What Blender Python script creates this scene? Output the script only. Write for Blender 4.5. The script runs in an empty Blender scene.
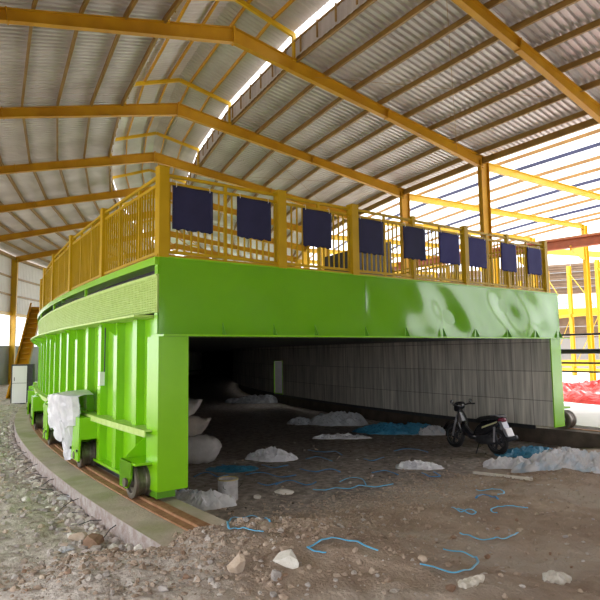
import bpy, math, random
import numpy as np
from mathutils import Vector, Matrix
random.seed(7)
sc = bpy.context.scene
COL = sc.collection
PI = math.pi

# ------------------------------------------------------------------ ring geometry
# the shed and the kiln are rings about one upright axis; P(R, a, z): R metres from the axis, a the angle past the kiln's front
CX, CY, CH = -79.4387, -8.49566, 2.2
FPX, PITCH, ROLL, YAW = 572.824, 0.0917566, -0.0132985, 0.640351
def P(R, a, z): return Vector((-R*math.cos(a), R*math.sin(a), z))
A1, DA = 0.10298992, 0.09133374
def FA(k): return A1 + (k-1)*DA
fw = Vector((math.sin(YAW)*math.cos(PITCH), math.cos(YAW)*math.cos(PITCH), math.sin(PITCH)))
rt0 = Vector((math.cos(YAW), -math.sin(YAW), 0)); up0 = rt0.cross(fw)
RT = rt0*math.cos(ROLL)+up0*math.sin(ROLL); UP = up0*math.cos(ROLL)-rt0*math.sin(ROLL)

# ------------------------------------------------------------------ numpy noise
def hash2(ix, iy, seed):
    n = (ix.astype(np.int64)*374761393 + iy.astype(np.int64)*668265263 + seed*974711) & 0x7fffffff
    n = ((n ^ (n >> 13))*1274126177) & 0x7fffffff
    return ((n ^ (n >> 16)) & 0xffff)/65535.0
def vnoise(x, y, seed=0):
    x = np.asarray(x, float); y = np.asarray(y, float)
    ix = np.floor(x); iy = np.floor(y); fx = x-ix; fy = y-iy
    u = fx*fx*(3-2*fx); v = fy*fy*(3-2*fy)
    a = hash2(ix, iy, seed); b = hash2(ix+1, iy, seed); c = hash2(ix, iy+1, seed); d = hash2(ix+1, iy+1, seed)
    return (a*(1-u)+b*u)*(1-v)+(c*(1-u)+d*u)*v
def fbm(x, y, o=4, seed=0):
    s = 0; amp = .5
    for i in range(o):
        s = s+amp*(vnoise(x, y, seed+i)*2-1); x = np.asarray(x)*2.03+7.1; y = np.asarray(y)*2.03+3.7; amp *= .5
    return s
def sstep(a, b, x):
    t = np.clip((x-a)/(b-a), 0, 1); return t*t*(3-2*t)

def gz(x, y):
    """height of the loose ground"""
    x = np.asarray(x, float); y = np.asarray(y, float)
    R = np.hypot(x, y); s = 76*np.arctan2(y, -x)
    floor_ = -.47 + .03*fbm(x*.9, y*.9, 3, 11)
    berm = sstep(-.2, -2.6, s+.5*fbm(x*.6, y*.6, 2, 5))
    amp = .22 + .38*sstep(73.2, 75.6, R)
    z_in = floor_ + berm*(amp+.10*fbm(x*1.1, y*1.1, 3, 21)) + berm*(.05*fbm(x*4, y*4, 3, 31)+.03*fbm(x*13, y*13, 2, 35)) + .016*fbm(x*8, y*8, 2, 41)
    left = -.27 + .20*sstep(76.7, 80.5, R) - .05*sstep(77.6, 76.7, R) + .07*fbm(x*.8, y*.8, 3, 51) + .045*fbm(x*4, y*4, 3, 61) + .03*fbm(x*12, y*12, 2, 63)
    lb = sstep(-1.0, -2.8, s+.6*fbm(x*.7, y*.7, 2, 6))
    left = left + lb*(.36*sstep(80.0, 76.4, R)+.03)
    w = sstep(76.1, 76.7, R)
    z = z_in*(1-w)+left*w
    under = (R > 75.45) & (R < 76.62) & (s > -1.2)
    return np.where(under, np.minimum(z, -.16), z)
def gzf(x, y): return float(gz(x, y))

def ray(px, py): return (fw + RT*((px-300)/FPX) - UP*((py-300)/FPX))
def at(px, py, dz=0.0):
    """the ground point seen at a place in the photograph"""
    d = ray(px, py); t = np.linspace(3.5, 90, 6000); C0 = np.array([CX, CY, CH]); D = np.array(d)
    Q = C0[None]+t[:, None]*D[None]; under = Q[:, 2] < gz(Q[:, 0], Q[:, 1])
    i = int(np.argmax(under)) if under.any() else len(t)-1
    q = Vector(Q[i]); q.z = gzf(q.x, q.y)+dz
    return q

# ------------------------------------------------------------------ materials
MAT = {}
def mat(name, c1, c2=None, rough=.5, metal=0, scale=4, bump=0, bscale=30, coat=0, spec=.5, detail=4, c3=None, s3=1.0, lo=.35, hi=.65, t3=(.5, .62), bdist=.02):
    m = bpy.data.materials.new(name); m.use_nodes = True
    nt = m.node_tree; b = nt.nodes['Principled BSDF']
    b.inputs['Roughness'].default_value = rough; b.inputs['Metallic'].default_value = metal
    b.inputs['Coat Roughness'].default_value = .11; b.inputs['Coat Weight'].default_value = coat; b.inputs['Specular IOR Level'].default_value = spec
    b.inputs['Base Color'].default_value = (*c1, 1)
    tc = nt.nodes.new('ShaderNodeTexCoord')
    def ramp(sc_, lo_, hi_, a, bb, det=detail):
        n = nt.nodes.new('ShaderNodeTexNoise'); n.inputs['Scale'].default_value = sc_; n.inputs['Detail'].default_value = det
        nt.links.new(tc.outputs['Object'], n.inputs['Vector'])
        mr = nt.nodes.new('ShaderNodeMapRange'); mr.inputs[1].default_value = lo_; mr.inputs[2].default_value = hi_
        nt.links.new(n.outputs['Fac'], mr.inputs[0])
        mx = nt.nodes.new('ShaderNodeMix'); mx.data_type = 'RGBA'
        nt.links.new(mr.outputs[0], mx.inputs[0])
        if isinstance(a, tuple): mx.inputs[6].default_value = (*a, 1)
        else: nt.links.new(a, mx.inputs[6])
        mx.inputs[7].default_value = (*bb, 1)
        return mx.outputs[2]
    if c2:
        o = ramp(scale, lo, hi, c1, c2)
        if c3: o = ramp(s3, t3[0], t3[1], o, c3, 6)
        nt.links.new(o, b.inputs['Base Color'])
    if bump:
        n = nt.nodes.new('ShaderNodeTexNoise'); n.inputs['Scale'].default_value = bscale; n.inputs['Detail'].default_value = 5
        nt.links.new(tc.outputs['Object'], n.inputs['Vector'])
        bp = nt.nodes.new('ShaderNodeBump'); bp.inputs['Strength'].default_value = bump; bp.inputs['Distance'].default_value = bdist
        nt.links.new(n.outputs['Fac'], bp.inputs['Height']); nt.links.new(bp.outputs['Normal'], b.inputs['Normal'])
    MAT[name] = m
    return m
mat('green_paint', (.205, .53, .005), (.235, .58, .008), rough=.26, scale=.7, coat=.12)
mat('green_beam', (.125, .38, .003), (.145, .42, .004), rough=.15, scale=.7, coat=.35, spec=.4)
mat('green_mesh', (.42, .60, .13), (.50, .68, .19), rough=.5, scale=9)
mat('green_dark', (.10, .30, .01), rough=.4)
mat('yellow_rail', (.43, .275, .004), (.50, .32, .008), rough=.42, spec=.2, scale=2)
mat('yellow_frame', (.42, .20, .008), (.50, .26, .01), rough=.45, spec=.25, scale=1.5)
mat('yellow_bright', (.56, .33, .006), (.62, .38, .01), rough=.42, scale=1.5)
mat('purlin', (.24, .135, .03), (.31, .18, .04), rough=.5, scale=2)
mat('purlin_court', (.30, .15, .035), (.38, .20, .05), rough=.5, scale=2)
mat('purlin_blue', (.025, .03, .085), (.035, .04, .11), rough=.5, scale=2)
mat('roof_sheet', (.46, .42, .40), (.58, .54, .52), rough=.38, metal=.3, scale=.6)
mat('wall_sheet', (.62, .58, .56), (.70, .66, .64), rough=.5, metal=.1, scale=.8)
mat('wall_grey', (.30, .31, .33), (.36, .36, .38), rough=.6, scale=.8)
mat('lining', (.42, .42, .39), (.52, .52, .48), rough=.95, scale=2.5)
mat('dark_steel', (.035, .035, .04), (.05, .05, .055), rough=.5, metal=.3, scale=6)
mat('wheel_steel', (.13, .11, .095), (.2, .17, .14), rough=.42, metal=.6, scale=8)
mat('rust', (.26, .12, .05), (.36, .20, .10), rough=.75, metal=.2, scale=9)
mat('slab', (.38, .33, .25), (.48, .42, .33), rough=.9, scale=2.5, bump=.4, bscale=22, c3=(.30, .30, .16), s3=1.3, t3=(.5, .7))
mat('slab_side', (.44, .40, .38), (.30, .235, .21), rough=.95, scale=9, bump=.8, bscale=30)
mat('earth', (.29, .215, .16), (.41, .325, .25), rough=.95, scale=1.6, bump=.8, bscale=26, c3=(.42, .36, .30), s3=.55, t3=(.5, .68), bdist=.03)
mat('pale_earth', (.50, .46, .42), (.40, .35, .31), rough=.95, scale=3, bump=.7, bscale=30, c3=(.50, .46, .42), s3=.7, bdist=.03)
mat('dark_earth', (.07, .055, .042), (.11, .085, .065), rough=.95, scale=3, bump=.6, bscale=15)
mat('concrete', (.62, .61, .59), (.70, .69, .67), rough=.85, scale=1.0)
mat('stone_tan', (.46, .36, .27), (.56, .47, .38), rough=.9, scale=6, bump=.5, bscale=30)
mat('stone_brown', (.27, .17, .11), (.35, .23, .16), rough=.9, scale=6, bump=.5, bscale=30)
mat('stone_grey', (.33, .30, .28), (.42, .39, .36), rough=.9, scale=6, bump=.5, bscale=30)
mat('clod', (.33, .25, .185), (.47, .375, .295), rough=.95, scale=5, bump=.6, bscale=30)
mat('stone_pale', (.66, .63, .56), (.74, .72, .66), rough=.9, scale=6, bump=.5, bscale=30)
mat('brick_chip', (.44, .36, .32), (.50, .46, .44), rough=.95, scale=7, bump=.5, bscale=30)
mat('white_plastic', (.62, .63, .67), (.74, .75, .78), rough=.35, scale=5, bump=.5, bscale=14, bdist=.03)
mat('grey_plastic', (.38, .40, .42), (.50, .52, .54), rough=.4, scale=4, bump=.5, bscale=14, bdist=.03)
mat('soiled_white', (.58, .58, .60), (.40, .50, .60), rough=.5, scale=3.5, bump=.4, bscale=14, lo=.48, hi=.68, bdist=.03)
mat('blue_tarp', (.03, .17, .30), (.05, .25, .40), rough=.4, scale=5, bump=.5, bscale=14, bdist=.03)
mat('blue_strap', (.09, .42, .72), (.14, .52, .82), rough=.3, scale=10)
mat('navy_strap', (.03, .19, .44), (.05, .26, .54), rough=.35, scale=10)
mat('red_tarp', (.42, .03, .03), (.52, .07, .065), rough=.4, scale=3, bump=.5, bscale=5, bdist=.05)
mat('navy_cloth', (.009, .010, .045), (.013, .014, .058), rough=.85, scale=3)
mat('navy_cloth_pale', (.022, .022, .115), (.03, .03, .14), rough=.85, scale=3)
mat('sack', (.48, .46, .44), (.58, .56, .54), rough=.8, scale=5, bump=.4, bscale=18)
mat('sack_tan', (.42, .37, .32), (.52, .46, .40), rough=.8, scale=5, bump=.4, bscale=18)
mat('can_metal', (.46, .45, .45), (.56, .55, .55), rough=.4, metal=.4, scale=14)
mat('can_rim', (.44, .36, .14), rough=.4, metal=.3)
mat('tyre', (.014, .014, .015), rough=.75)
mat('bike_black', (.018, .018, .022), rough=.25, coat=.4)
mat('bike_grey', (.30, .30, .33), rough=.35, metal=.4)
mat('bike_yellow', (.55, .52, .28), rough=.35)
mat('bike_red', (.16, .02, .04), rough=.25)
mat('board_white', (.80, .80, .82), rough=.45)
mat('crane_red', (.22, .045, .012), (.28, .06, .018), rough=.5, scale=2)
mat('brown_wall', (.12, .07, .04), (.155, .10, .06), rough=.7, scale=1.2)
mat('pale_wood', (.66, .62, .54), (.74, .70, .62), rough=.8, scale=8)
mat('blue_sign', (.25, .36, .62), rough=.6)
mat('grey_frame', (.26, .25, .25), rough=.6)
mat('rope_white', (.70, .70, .68), rough=.7)
mat('cable_black', (.015, .015, .017), rough=.6)

# lining: rows of ribbed fibre modules, from the wall's own UV (u metres along, v metres up)
def lining_mat():
    m = MAT['lining']; nt = m.node_tree; b = nt.nodes['Principled BSDF']
    uv = nt.nodes.new('ShaderNodeUVMap'); uv.uv_map = 'UVMap'
    br = nt.nodes.new('ShaderNodeTexBrick'); br.offset = 0.0; br.inputs['Scale'].default_value = 1
    br.inputs['Brick Width'].default_value = .62; br.inputs['Row Height'].default_value = .8
    br.inputs['Mortar Size'].default_value = .012; br.inputs['Mortar Smooth'].default_value = .5; br.inputs['Bias'].default_value = 0
    br.inputs['Color1'].default_value = (.60, .57, .50, 1); br.inputs['Color2'].default_value = (.47, .45, .40, 1); br.inputs['Mortar'].default_value = (.22, .21, .19, 1)
    nt.links.new(uv.outputs[0], br.inputs['Vector'])
    wv = nt.nodes.new('ShaderNodeTexNoise'); wv.inputs['Scale'].default_value = 1; wv.inputs['Detail'].default_value = 3
    mp = nt.nodes.new('ShaderNodeMapping'); mp.inputs['Scale'].default_value = (9, .55, 1)
    nt.links.new(uv.outputs[0], mp.inputs['Vector']); nt.links.new(mp.outputs[0], wv.inputs['Vector'])
    mr = nt.nodes.new('ShaderNodeMapRange'); mr.inputs[1].default_value = .3; mr.inputs[2].default_value = .7; mr.inputs[3].default_value = .60; mr.inputs[4].default_value = 1.25
    nt.links.new(wv.outputs['Fac'], mr.inputs[0])
    mx = nt.nodes.new('ShaderNodeMix'); mx.data_type = 'RGBA'; mx.blend_type = 'MULTIPLY'; mx.inputs[0].default_value = 1
    nt.links.new(br.outputs['Color'], mx.inputs[6]); nt.links.new(mr.outputs[0], mx.inputs[7])
    nt.links.new(mx.outputs[2], b.inputs['Base Color'])
    bp = nt.nodes.new('ShaderNodeBump'); bp.inputs['Strength'].default_value = .6; bp.inputs['Distance'].default_value = .03
    nt.links.new(wv.outputs['Fac'], bp.inputs['Height']); nt.links.new(bp.outputs['Normal'], b.inputs['Normal'])
lining_mat()
# ground: pale gravel outside the rail, brown earth in front, darker earth inside
def ground_mat():
    m = MAT['earth']; nt = m.node_tree; b = nt.nodes['Principled BSDF']
    src = b.inputs['Base Color'].links[0].from_socket
    at_ = nt.nodes.new('ShaderNodeAttribute'); at_.attribute_name = 'zone'
    sep = nt.nodes.new('ShaderNodeSeparateColor'); nt.links.new(at_.outputs['Color'], sep.inputs[0])
    tc = nt.nodes.new('ShaderNodeTexCoord')
    n = nt.nodes.new('ShaderNodeTexNoise'); n.inputs['Scale'].default_value = 7; n.inputs['Detail'].default_value = 8
    nt.links.new(tc.outputs['Object'], n.inputs['Vector'])
    def mixc(fac, a, c):
        x = nt.nodes.new('ShaderNodeMix'); x.data_type = 'RGBA'; nt.links.new(fac, x.inputs[0]); nt.links.new(a, x.inputs[6])
        if isinstance(c, tuple): x.inputs[7].default_value = (*c, 1)
        else: nt.links.new(c, x.inputs[7])
        return x.outputs[2]
    cr = nt.nodes.new('ShaderNodeValToRGB')
    cr.color_ramp.elements[0].position = .34; cr.color_ramp.elements[0].color = (.36, .31, .27, 1)
    cr.color_ramp.elements[1].position = .62; cr.color_ramp.elements[1].color = (.62, .57, .52, 1)
    nt.links.new(n.outputs['Fac'], cr.inputs[0])
    o = mixc(sep.outputs[0], src, cr.outputs[0])
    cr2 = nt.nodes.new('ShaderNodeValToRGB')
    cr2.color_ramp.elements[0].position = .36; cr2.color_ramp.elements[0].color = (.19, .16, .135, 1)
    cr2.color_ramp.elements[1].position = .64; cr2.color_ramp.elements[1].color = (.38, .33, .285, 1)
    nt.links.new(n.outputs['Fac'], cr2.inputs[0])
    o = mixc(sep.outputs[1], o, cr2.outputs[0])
    nt.links.new(o, b.inputs['Base Color'])
ground_mat()

# ------------------------------------------------------------------ mesh builder
class MB:
    def __init__(s): s.v = []; s.f = []; s.uv = {}
    def add(s, vs, fs):
        o = len(s.v); s.v += [Vector(x) for x in vs]; s.f += [tuple(i+o for i in f) for f in fs]; return s
    def hexa(s, a, b):
        """two quads a, b (same winding) joined"""
        return s.add(list(a)+list(b), [(3, 2, 1, 0), (4, 5, 6, 7), (0, 1, 5, 4), (1, 2, 6, 5), (2, 3, 7, 6), (3, 0, 4, 7)])
    def box(s, x0, x1, y0, y1, z0, z1):
        return s.hexa([(x0, y0, z0), (x1, y0, z0), (x1, y1, z0), (x0, y1, z0)], [(x0, y0, z1), (x1, y0, z1), (x1, y1, z1), (x0, y1, z1)])
    def bar(s, A, B, w, h, up=(0, 0, 1), h2=None, oy=0):
        """a bar from A to B, w wide, h high (h2 at B), 'up' its height direction"""
        A = Vector(A); B = Vector(B); d = (B-A).normalized(); up = Vector(up)
        if abs(d.dot(up)) > .999: up = Vector((1, 0, 0))
        sd = d.cross(up).normalized(); u = sd.cross(d).normalized()
        if h2 is None: h2 = h
        q = lambda C, hh: [C-sd*w/2-u*hh/2+u*oy, C+sd*w/2-u*hh/2+u*oy, C+sd*w/2+u*hh/2+u*oy, C-sd*w/2+u*hh/2+u*oy]
        a = q(A, h); b = q(B, h2)
        return s.add(a+b, [(0, 1, 2, 3), (7, 6, 5, 4), (4, 5, 1, 0), (5, 6, 2, 1), (6, 7, 3, 2), (7, 4, 0, 3)])
    def ibeam(s, A, B, w, h, h2=None, t=.012, tf=.02, up=(0, 0, 1)):
        if h2 is None: h2 = h
        A = Vector(A); B = Vector(B); d = (B-A).normalized(); sd = d.cross(Vector(up)).normalized()
        u = sd.cross(d).normalized()
        s.bar(A, B, t, h, up, h2)
        for g in (-1, 1): s.bar(A+u*g*(h/2-tf/2), B+u*g*(h2/2-tf/2), w, tf, up)
        return s
    def tube(s, pts, r, n=8, cap=True, flat=1.0, closed=False):
        pts = [Vector(q) for q in pts]; N = len(pts); o = len(s.v)
        rr = r if isinstance(r, (list, tuple)) else [r]*N
        for i, q in enumerate(pts):
            a = pts[(i-1) % N] if (closed or i > 0) else pts[i]; b = pts[(i+1) % N] if (closed or i < N-1) else pts[i]
            d = (b-a).normalized(); ref = Vector((0, 0, 1)) if abs(d.z) < .95 else Vector((1, 0, 0))
            sd = d.cross(ref).normalized(); u = sd.cross(d).normalized()
            for j in range(n):
                t = 2*PI*j/n; s.v.append(q+sd*math.cos(t)*rr[i]+u*math.sin(t)*rr[i]*flat)
        for i in range(N if closed else N-1):
            for j in range(n):
                s.f.append((o+i*n+j, o+i*n+(j+1) % n, o+((i+1) % N)*n+(j+1) % n, o+((i+1) % N)*n+j))
        if cap and not closed:
            s.f.append(tuple(o+j for j in range(n))[::-1]); s.f.append(tuple(o+(N-1)*n+j for j in range(n)))
        return s
    def lathe(s, C, axis, prof, n=24):
        """prof: (distance along axis, radius) pairs"""
        C = Vector(C); ax = Vector(axis).normalized(); ref = Vector((0, 0, 1)) if abs(ax.z) < .9 else Vector((1, 0, 0))
        e1 = ax.cross(ref).normalized(); e2 = ax.cross(e1); o = len(s.v); m = len(prof)
        for (t, r) in prof:
            for j in range(n):
                w = 2*PI*j/n; s.v.append(C+ax*t+(e1*math.cos(w)+e2*math.sin(w))*r)
        for i in range(m-1):
            for j in range(n): s.f.append((o+i*n+j, o+i*n+(j+1) % n, o+(i+1)*n+(j+1) % n, o+(i+1)*n+j))
        s.f.append(tuple(o+j for j in range(n))[::-1]); s.f.append(tuple(o+(m-1)*n+j for j in range(n)))
        return s
    def prism(s, poly, ext):
        """extrude a polygon of points by the vector ext"""
        poly = [Vector(q) for q in poly]; e = Vector(ext); n = len(poly)
        return s.add(poly+[q+e for q in poly], [tuple(range(n))[::-1], tuple(range(n, 2*n))]+[(i, (i+1) % n, n+(i+1) % n, n+i) for i in range(n)])
    def arc(s, R0, R1, z0, z1, a0, a1, n, uv=False):
        """a curved wall, kerb or deck: section R0..R1, z0..z1 swept along the ring"""
        o = len(s.v)
        for i in range(n+1):
            a = a0+(a1-a0)*i/n
            s.v += [P(R0, a, z0), P(R1, a, z0), P(R1, a, z1), P(R0, a, z1)]
        for i in range(n):
            k = o+4*i
            for j in range(4):
                s.f.append((k+j, k+(j+1) % 4, k+4+(j+1) % 4, k+4+j))
        s.f.append((o+3, o+2, o+1, o)); k = o+4*n; s.f.append((k, k+1, k+2, k+3))
        return s
    def build(s, name, m, parent=None, smooth=False, origin=None, fixn=True):
        me = bpy.data.meshes.new(name)
        root = parent
        while root is not None and root.parent is not None: root = root.parent
        o0 = Vector(origin) if origin is not None else (Vector(root.location) if root is not None else Vector((0, 0, 0)))
        me.from_pydata([tuple(Vector(q)-o0) for q in s.v], [], s.f); me.update()
        if fixn:
            import bmesh
            bm = bmesh.new(); bm.from_mesh(me); bmesh.ops.recalc_face_normals(bm, faces=bm.faces); bm.to_mesh(me); bm.free()
        for mm in (m if isinstance(m, (list, tuple)) else [m]): me.materials.append(MAT[mm] if isinstance(mm, str) else mm)
        if smooth:
            me.polygons.foreach_set('use_smooth', [True]*len(me.polygons))
        ob = bpy.data.objects.new(name, me); COL.objects.link(ob)
        if parent is not None: ob.parent = parent
        elif origin is not None: ob.location = o0
        return ob
def tag(o, label=None, cat=None, group=None, kind=None):
    if label: o['label'] = label
    if cat: o['category'] = cat
    if group: o['group'] = group
    if kind: o['kind'] = kind
    return o
def thing(name, loc, label, cat, group=None, kind=None):
    o = bpy.data.objects.new(name, None); COL.objects.link(o); o.location = loc; o.empty_display_size = .2
    return tag(o, label, cat, group, kind)
def arc_uv(ob, R):
    me = ob.data; uv = me.uv_layers.new(name='UVMap'); root = ob
    while root.parent: root = root.parent
    o0 = root.location
    for lp in me.loops:
        c = me.vertices[lp.vertex_index].co+o0
        uv.data[lp.index].uv = (R*math.atan2(c.y, -c.x), c.z)

# ------------------------------------------------------------------ the shed
ORD = {-2: 'the bay over the camera', -1: 'first'}
RI, RR, RO = 58.95, 70.67, 82.79
ZI, ZR, ZO = 10.25, 12.69, 10.29
MI, MO, MR, ME, MA = 68.35, 72.90, 70.6, 13.32, 14.02           # raised ridge roof: posts, apex, eave height
def zrf(R): return ZI+(R-RI)/(RR-RI)*(ZR-ZI) if R < RR else ZO+(RO-R)/(RO-RR)*(ZR-ZO)
NUM = ['first', 'second', 'third', 'fourth', 'fifth', 'sixth', 'seventh', 'eighth', 'ninth', 'tenth', 'eleventh', 'twelfth', 'thirteenth', 'fourteenth', 'fifteenth', 'sixteenth']
K0, K1 = -5, 9
def frame(k):
    a = FA(k)
    t = thing('roof_frame', P(RR, a, 0), 'yellow steel portal frame of the shed, %s one counted from the near end' % NUM[k-K0], 'roof frame', 'portal frames of the shed', 'structure')
    # rafters: deep at eave and ridge, shallow at quarter span
    for (Re, ze, side) in ((RI, ZI, 1), (RO, ZO, -1)):
        mid = RR+(Re-RR)*.55
        m = MB()
        m.ibeam(P(RR, a, ZR), P(mid, a, zrf(mid)), .20, .52, .36)
        m.ibeam(P(mid, a, zrf(mid)), P(Re, a, ze), .20, .36, .50)
        for q in (.55,):                                        # bolted splice plates
            c = P(mid, a, zrf(mid)); d = (P(RR, a, ZR)-c).normalized(); m.bar(c-d*.02, c+d*.02, .21, .42)
        m.build('rafter', 'yellow_frame', t)
        m = MB(); m.ibeam(P(Re, a, -.1), P(Re, a, ze+.1), .22, .42, .50, up=(P(1, a, 0))); m.bar(P(Re, a, -.1), P(Re, a, -.04), .4, .6, up=P(1, a, 0))
        m.build('column', 'yellow_frame' if k < 3 else 'yellow_bright', t)
    m = MB(); c = P(RR, a, ZR); e = P(1, a, 0)
    m.bar(c-e*.03, c+e*.03, .22, .60); m.build('ridge_plate', 'yellow_frame', t)
    m = MB()
    for R in (MI, MO): m.bar(P(R, a, zrf(R)+.2), P(R, a, ME), .12, .12, up=e)
    m.bar(P(MI-.05, a, ME+.02), P(MR, a, MA), .10, .16); m.bar(P(MO+.05, a, ME+.02), P(MR, a, MA), .10, .16)
    m.build('ridge_vent_frame', 'yellow_bright', t)
def sheet(m, pts, n, depth, pitch):
    """corrugated sheet: pts = four corners (in0, in1, out0, out1); ribs run from in to out"""
    a0, a1, b0, b1 = [Vector(q) for q in pts]
    nrm = (a1-a0).cross(b0-a0).normalized()
    if nrm.z < 0: nrm = -nrm
    if abs(nrm.z) < .1: nrm = nrm
    L = max((a1-a0).length, (b1-b0).length); nr = max(2, int(L/pitch)); prof = [(0, 0), (.42, 0), (.55, 1), (.87, 1)]
    us = [((i+q)/nr, h) for i in range(nr) for (q, h) in prof]+[(1.0, 0)]
    o = len(m.v)
    for (u, h) in us:
        m.v.append(a0.lerp(a1, u)+nrm*depth*h); m.v.append(b0.lerp(b1, u)+nrm*depth*h)
    for i in range(len(us)-1): m.f.append((o+2*i, o+2*i+1, o+2*i+3, o+2*i+2))
    return m
PURL_I = [59.35, 60.7, 62.0, 63.3, 64.55, 65.8, 67.05, 68.25]
PURL_O = [73.0, 74.2, 75.45, 76.7, 77.95, 79.2, 80.45, 81.7]
OFF = .20
def bay(k):
    a, b = FA(k), FA(k+1)
    t = thing('ceiling', P(RR, (a+b)/2, 10), 'bay of corrugated roof sheets on brown purlins, %s counted from the near end' % NUM[k-K0], 'roof', None, 'structure')
    up = lambda R: zrf(R)+OFF+.2+.03
    m = MB(); sheet(m, (P(RI-.45, a, up(RI-.45)), P(RI-.45, b, up(RI-.45)), P(MI-.02, a, up(MI)), P(MI-.02, b, up(MI))), 0, .075, .25)
    m.build('roof_sheet', 'roof_sheet', t, fixn=False)
    m = MB(); sheet(m, (P(RO+.45, a, up(RO+.45)), P(RO+.45, b, up(RO+.45)), P(MO+.02, a, up(MO)), P(MO+.02, b, up(MO))), 0, .075, .25)
    m.build('roof_sheet', 'roof_sheet', t, fixn=False)
    m = MB(); zt = ME+.16
    sheet(m, (P(MI-.04, a, zt+.04), P(MI-.04, b, zt+.04), P(MR, a, MA+.24), P(MR, b, MA+.24)), 0, .03, .21)
    sheet(m, (P(MO+.04, a, zt+.04), P(MO+.04, b, zt+.04), P(MR, a, MA+.24), P(MR, b, MA+.24)), 0, .03, .21)
    m.build('ridge_vent_sheet', 'roof_sheet', t, fixn=False)
    for R in PURL_I+PURL_O:
        z = zrf(R)+OFF+.1
        m = MB(); A = P(R, a, z); B = P(R, b, z); m.bar(A, B, .014, .2); m.bar(A, B, .08, .014, oy=.093); m.bar(A, B, .08, .014, oy=-.093)
        m.build('purlin', 'purlin', t)
    for R in (69.2, 70.15, 71.1, 72.1):                                      # purlins under the raised roof
        z = (ME+(MR-MI-abs(R-MR))/(MR-MI)*(MA-ME))+.12
        m = MB(); m.bar(P(R, a, z), P(R, b, z), .07, .12); m.build('vent_purlin', 'yellow_frame', t)
    m = MB(); m.hexa([P(MR-.22, a, MA+.21), P(MR-.22, b, MA+.21), P(MR, b, MA+.29), P(MR, a, MA+.29)], [P(MR-.22, a, MA+.23), P(MR-.22, b, MA+.23), P(MR, b, MA+.31), P(MR, a, MA+.31)])
    m.hexa([P(MR+.22, a, MA+.21), P(MR+.22, b, MA+.21), P(MR, b, MA+.29), P(MR, a, MA+.29)], [P(MR+.22, a, MA+.23), P(MR+.22, b, MA+.23), P(MR, b, MA+.31), P(MR, a, MA+.31)])
    m.build('ridge_cap', 'roof_sheet', t)
    for R, nm in ((MI, 'inner'), (MO, 'outer')):                # low side walls under the slit
        m = MB(); z0 = zrf(R)+.3
        sheet(m, (P(R, a, z0), P(R, b, z0), P(R, a, ME-.20), P(R, b, ME-.20)), 0, .02, .3)
        m.build('vent_wall', 'roof_sheet', t, fixn=False)
        m = MB()
        for q in range(6):
            w = a+(b-a)*(q+.5)/6
            m.bar(P(R+(.05 if R > MR else -.05)*-1, w, z0), P(R+(.05 if R > MR else -.05)*-1, w, ME-.20), .05, .05, up=P(1, w, 0))
        m.bar(P(R, a, ME-.20), P(R, b, ME-.20), .08, .06)
        m.build('vent_stud', 'purlin', t)
    m = MB(); m.bar(P(RI, a, ZI+.1), P(RI, b, ZI+.1), .12, .26); m.build('eave_beam', 'purlin', t)
    m = MB(); m.bar(P(RO, a, ZO+.1), P(RO, b, ZO+.1), .12, .26); m.build('eave_beam', 'purlin', t)
    if k in (0, 2, 4):                                          # thin rod bracing
        m = MB(); m.tube([P(60.5, a, zrf(60.5)), P(67.5, b, zrf(67.5))], .008, 5); m.build('brace_rod', 'purlin', t)
        m = MB(); m.tube([P(60.5, b, zrf(60.5)), P(67.5, a, zrf(67.5))], .008, 5); m.build('brace_rod', 'purlin', t)
for k in range(K0, K1+1): frame(k)
for k in range(K0, K1): bay(k)
# outer wall: high cladding, open band, low grey wall (the bays that show beyond the kiln's far curve)
for k in range(K0, K1):
    a, b = FA(k), FA(k+1)
    t = thing('wall_left', P(RO, (a+b)/2, 0), 'outer shed wall bay, pale cladding above an open band, %s bay from the near end' % NUM[k-K0], 'wall', None, 'structure')
    m = MB(); sheet(m, (P(RO+.28, a, 5.75 if k >= 4 else 4.6), P(RO+.28, b, 5.75 if k >= 4 else 4.6), P(RO+.28, a, ZO+.2), P(RO+.28, b, ZO+.2)), 0, .03, .3); m.build("cladding", "wall_sheet", t, fixn=False)  # cladding of the unseen near bays reaches lower, shaped to cut incoming light
    if k < 4: continue
    m = MB()
    nz = 14
    for i in range(nz): 
        z0 = -.4+3.4*i/nz; z1 = -.4+3.4*(i+1)/nz
        m.hexa([P(RO+.30, a, z0), P(RO+.30, b, z0), P(RO+.34, b, z0), P(RO+.34, a, z0)], [P(RO+.26, a, z1), P(RO+.26, b, z1), P(RO+.34, b, z1), P(RO+.34, a, z1)])
    m.build('low_sheeting', 'wall_grey', t)
    for z in (7.3, 8.8):
        m = MB(); m.bar(P(RO+.22, a, z), P(RO+.22, b, z), .08, .16); m.build('girt', 'purlin', t)
    m = MB(); m.bar(P(RO+.2, a, 5.7), P(RO+.2, b, 5.7), .16, .26); m.build('girt', 'yellow_bright', t)
    m = MB(); m.bar(P(RO+.2, a, 3.05), P(RO+.2, b, 3.05), .1, .1); m.build('girt', 'wall_grey', t)
    m = MB(); m.bar(P(RO+.2, a, 4.4), P(RO+.2, b, 4.4), .05, .05); m.build('girt', 'grey_frame', t)

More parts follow.
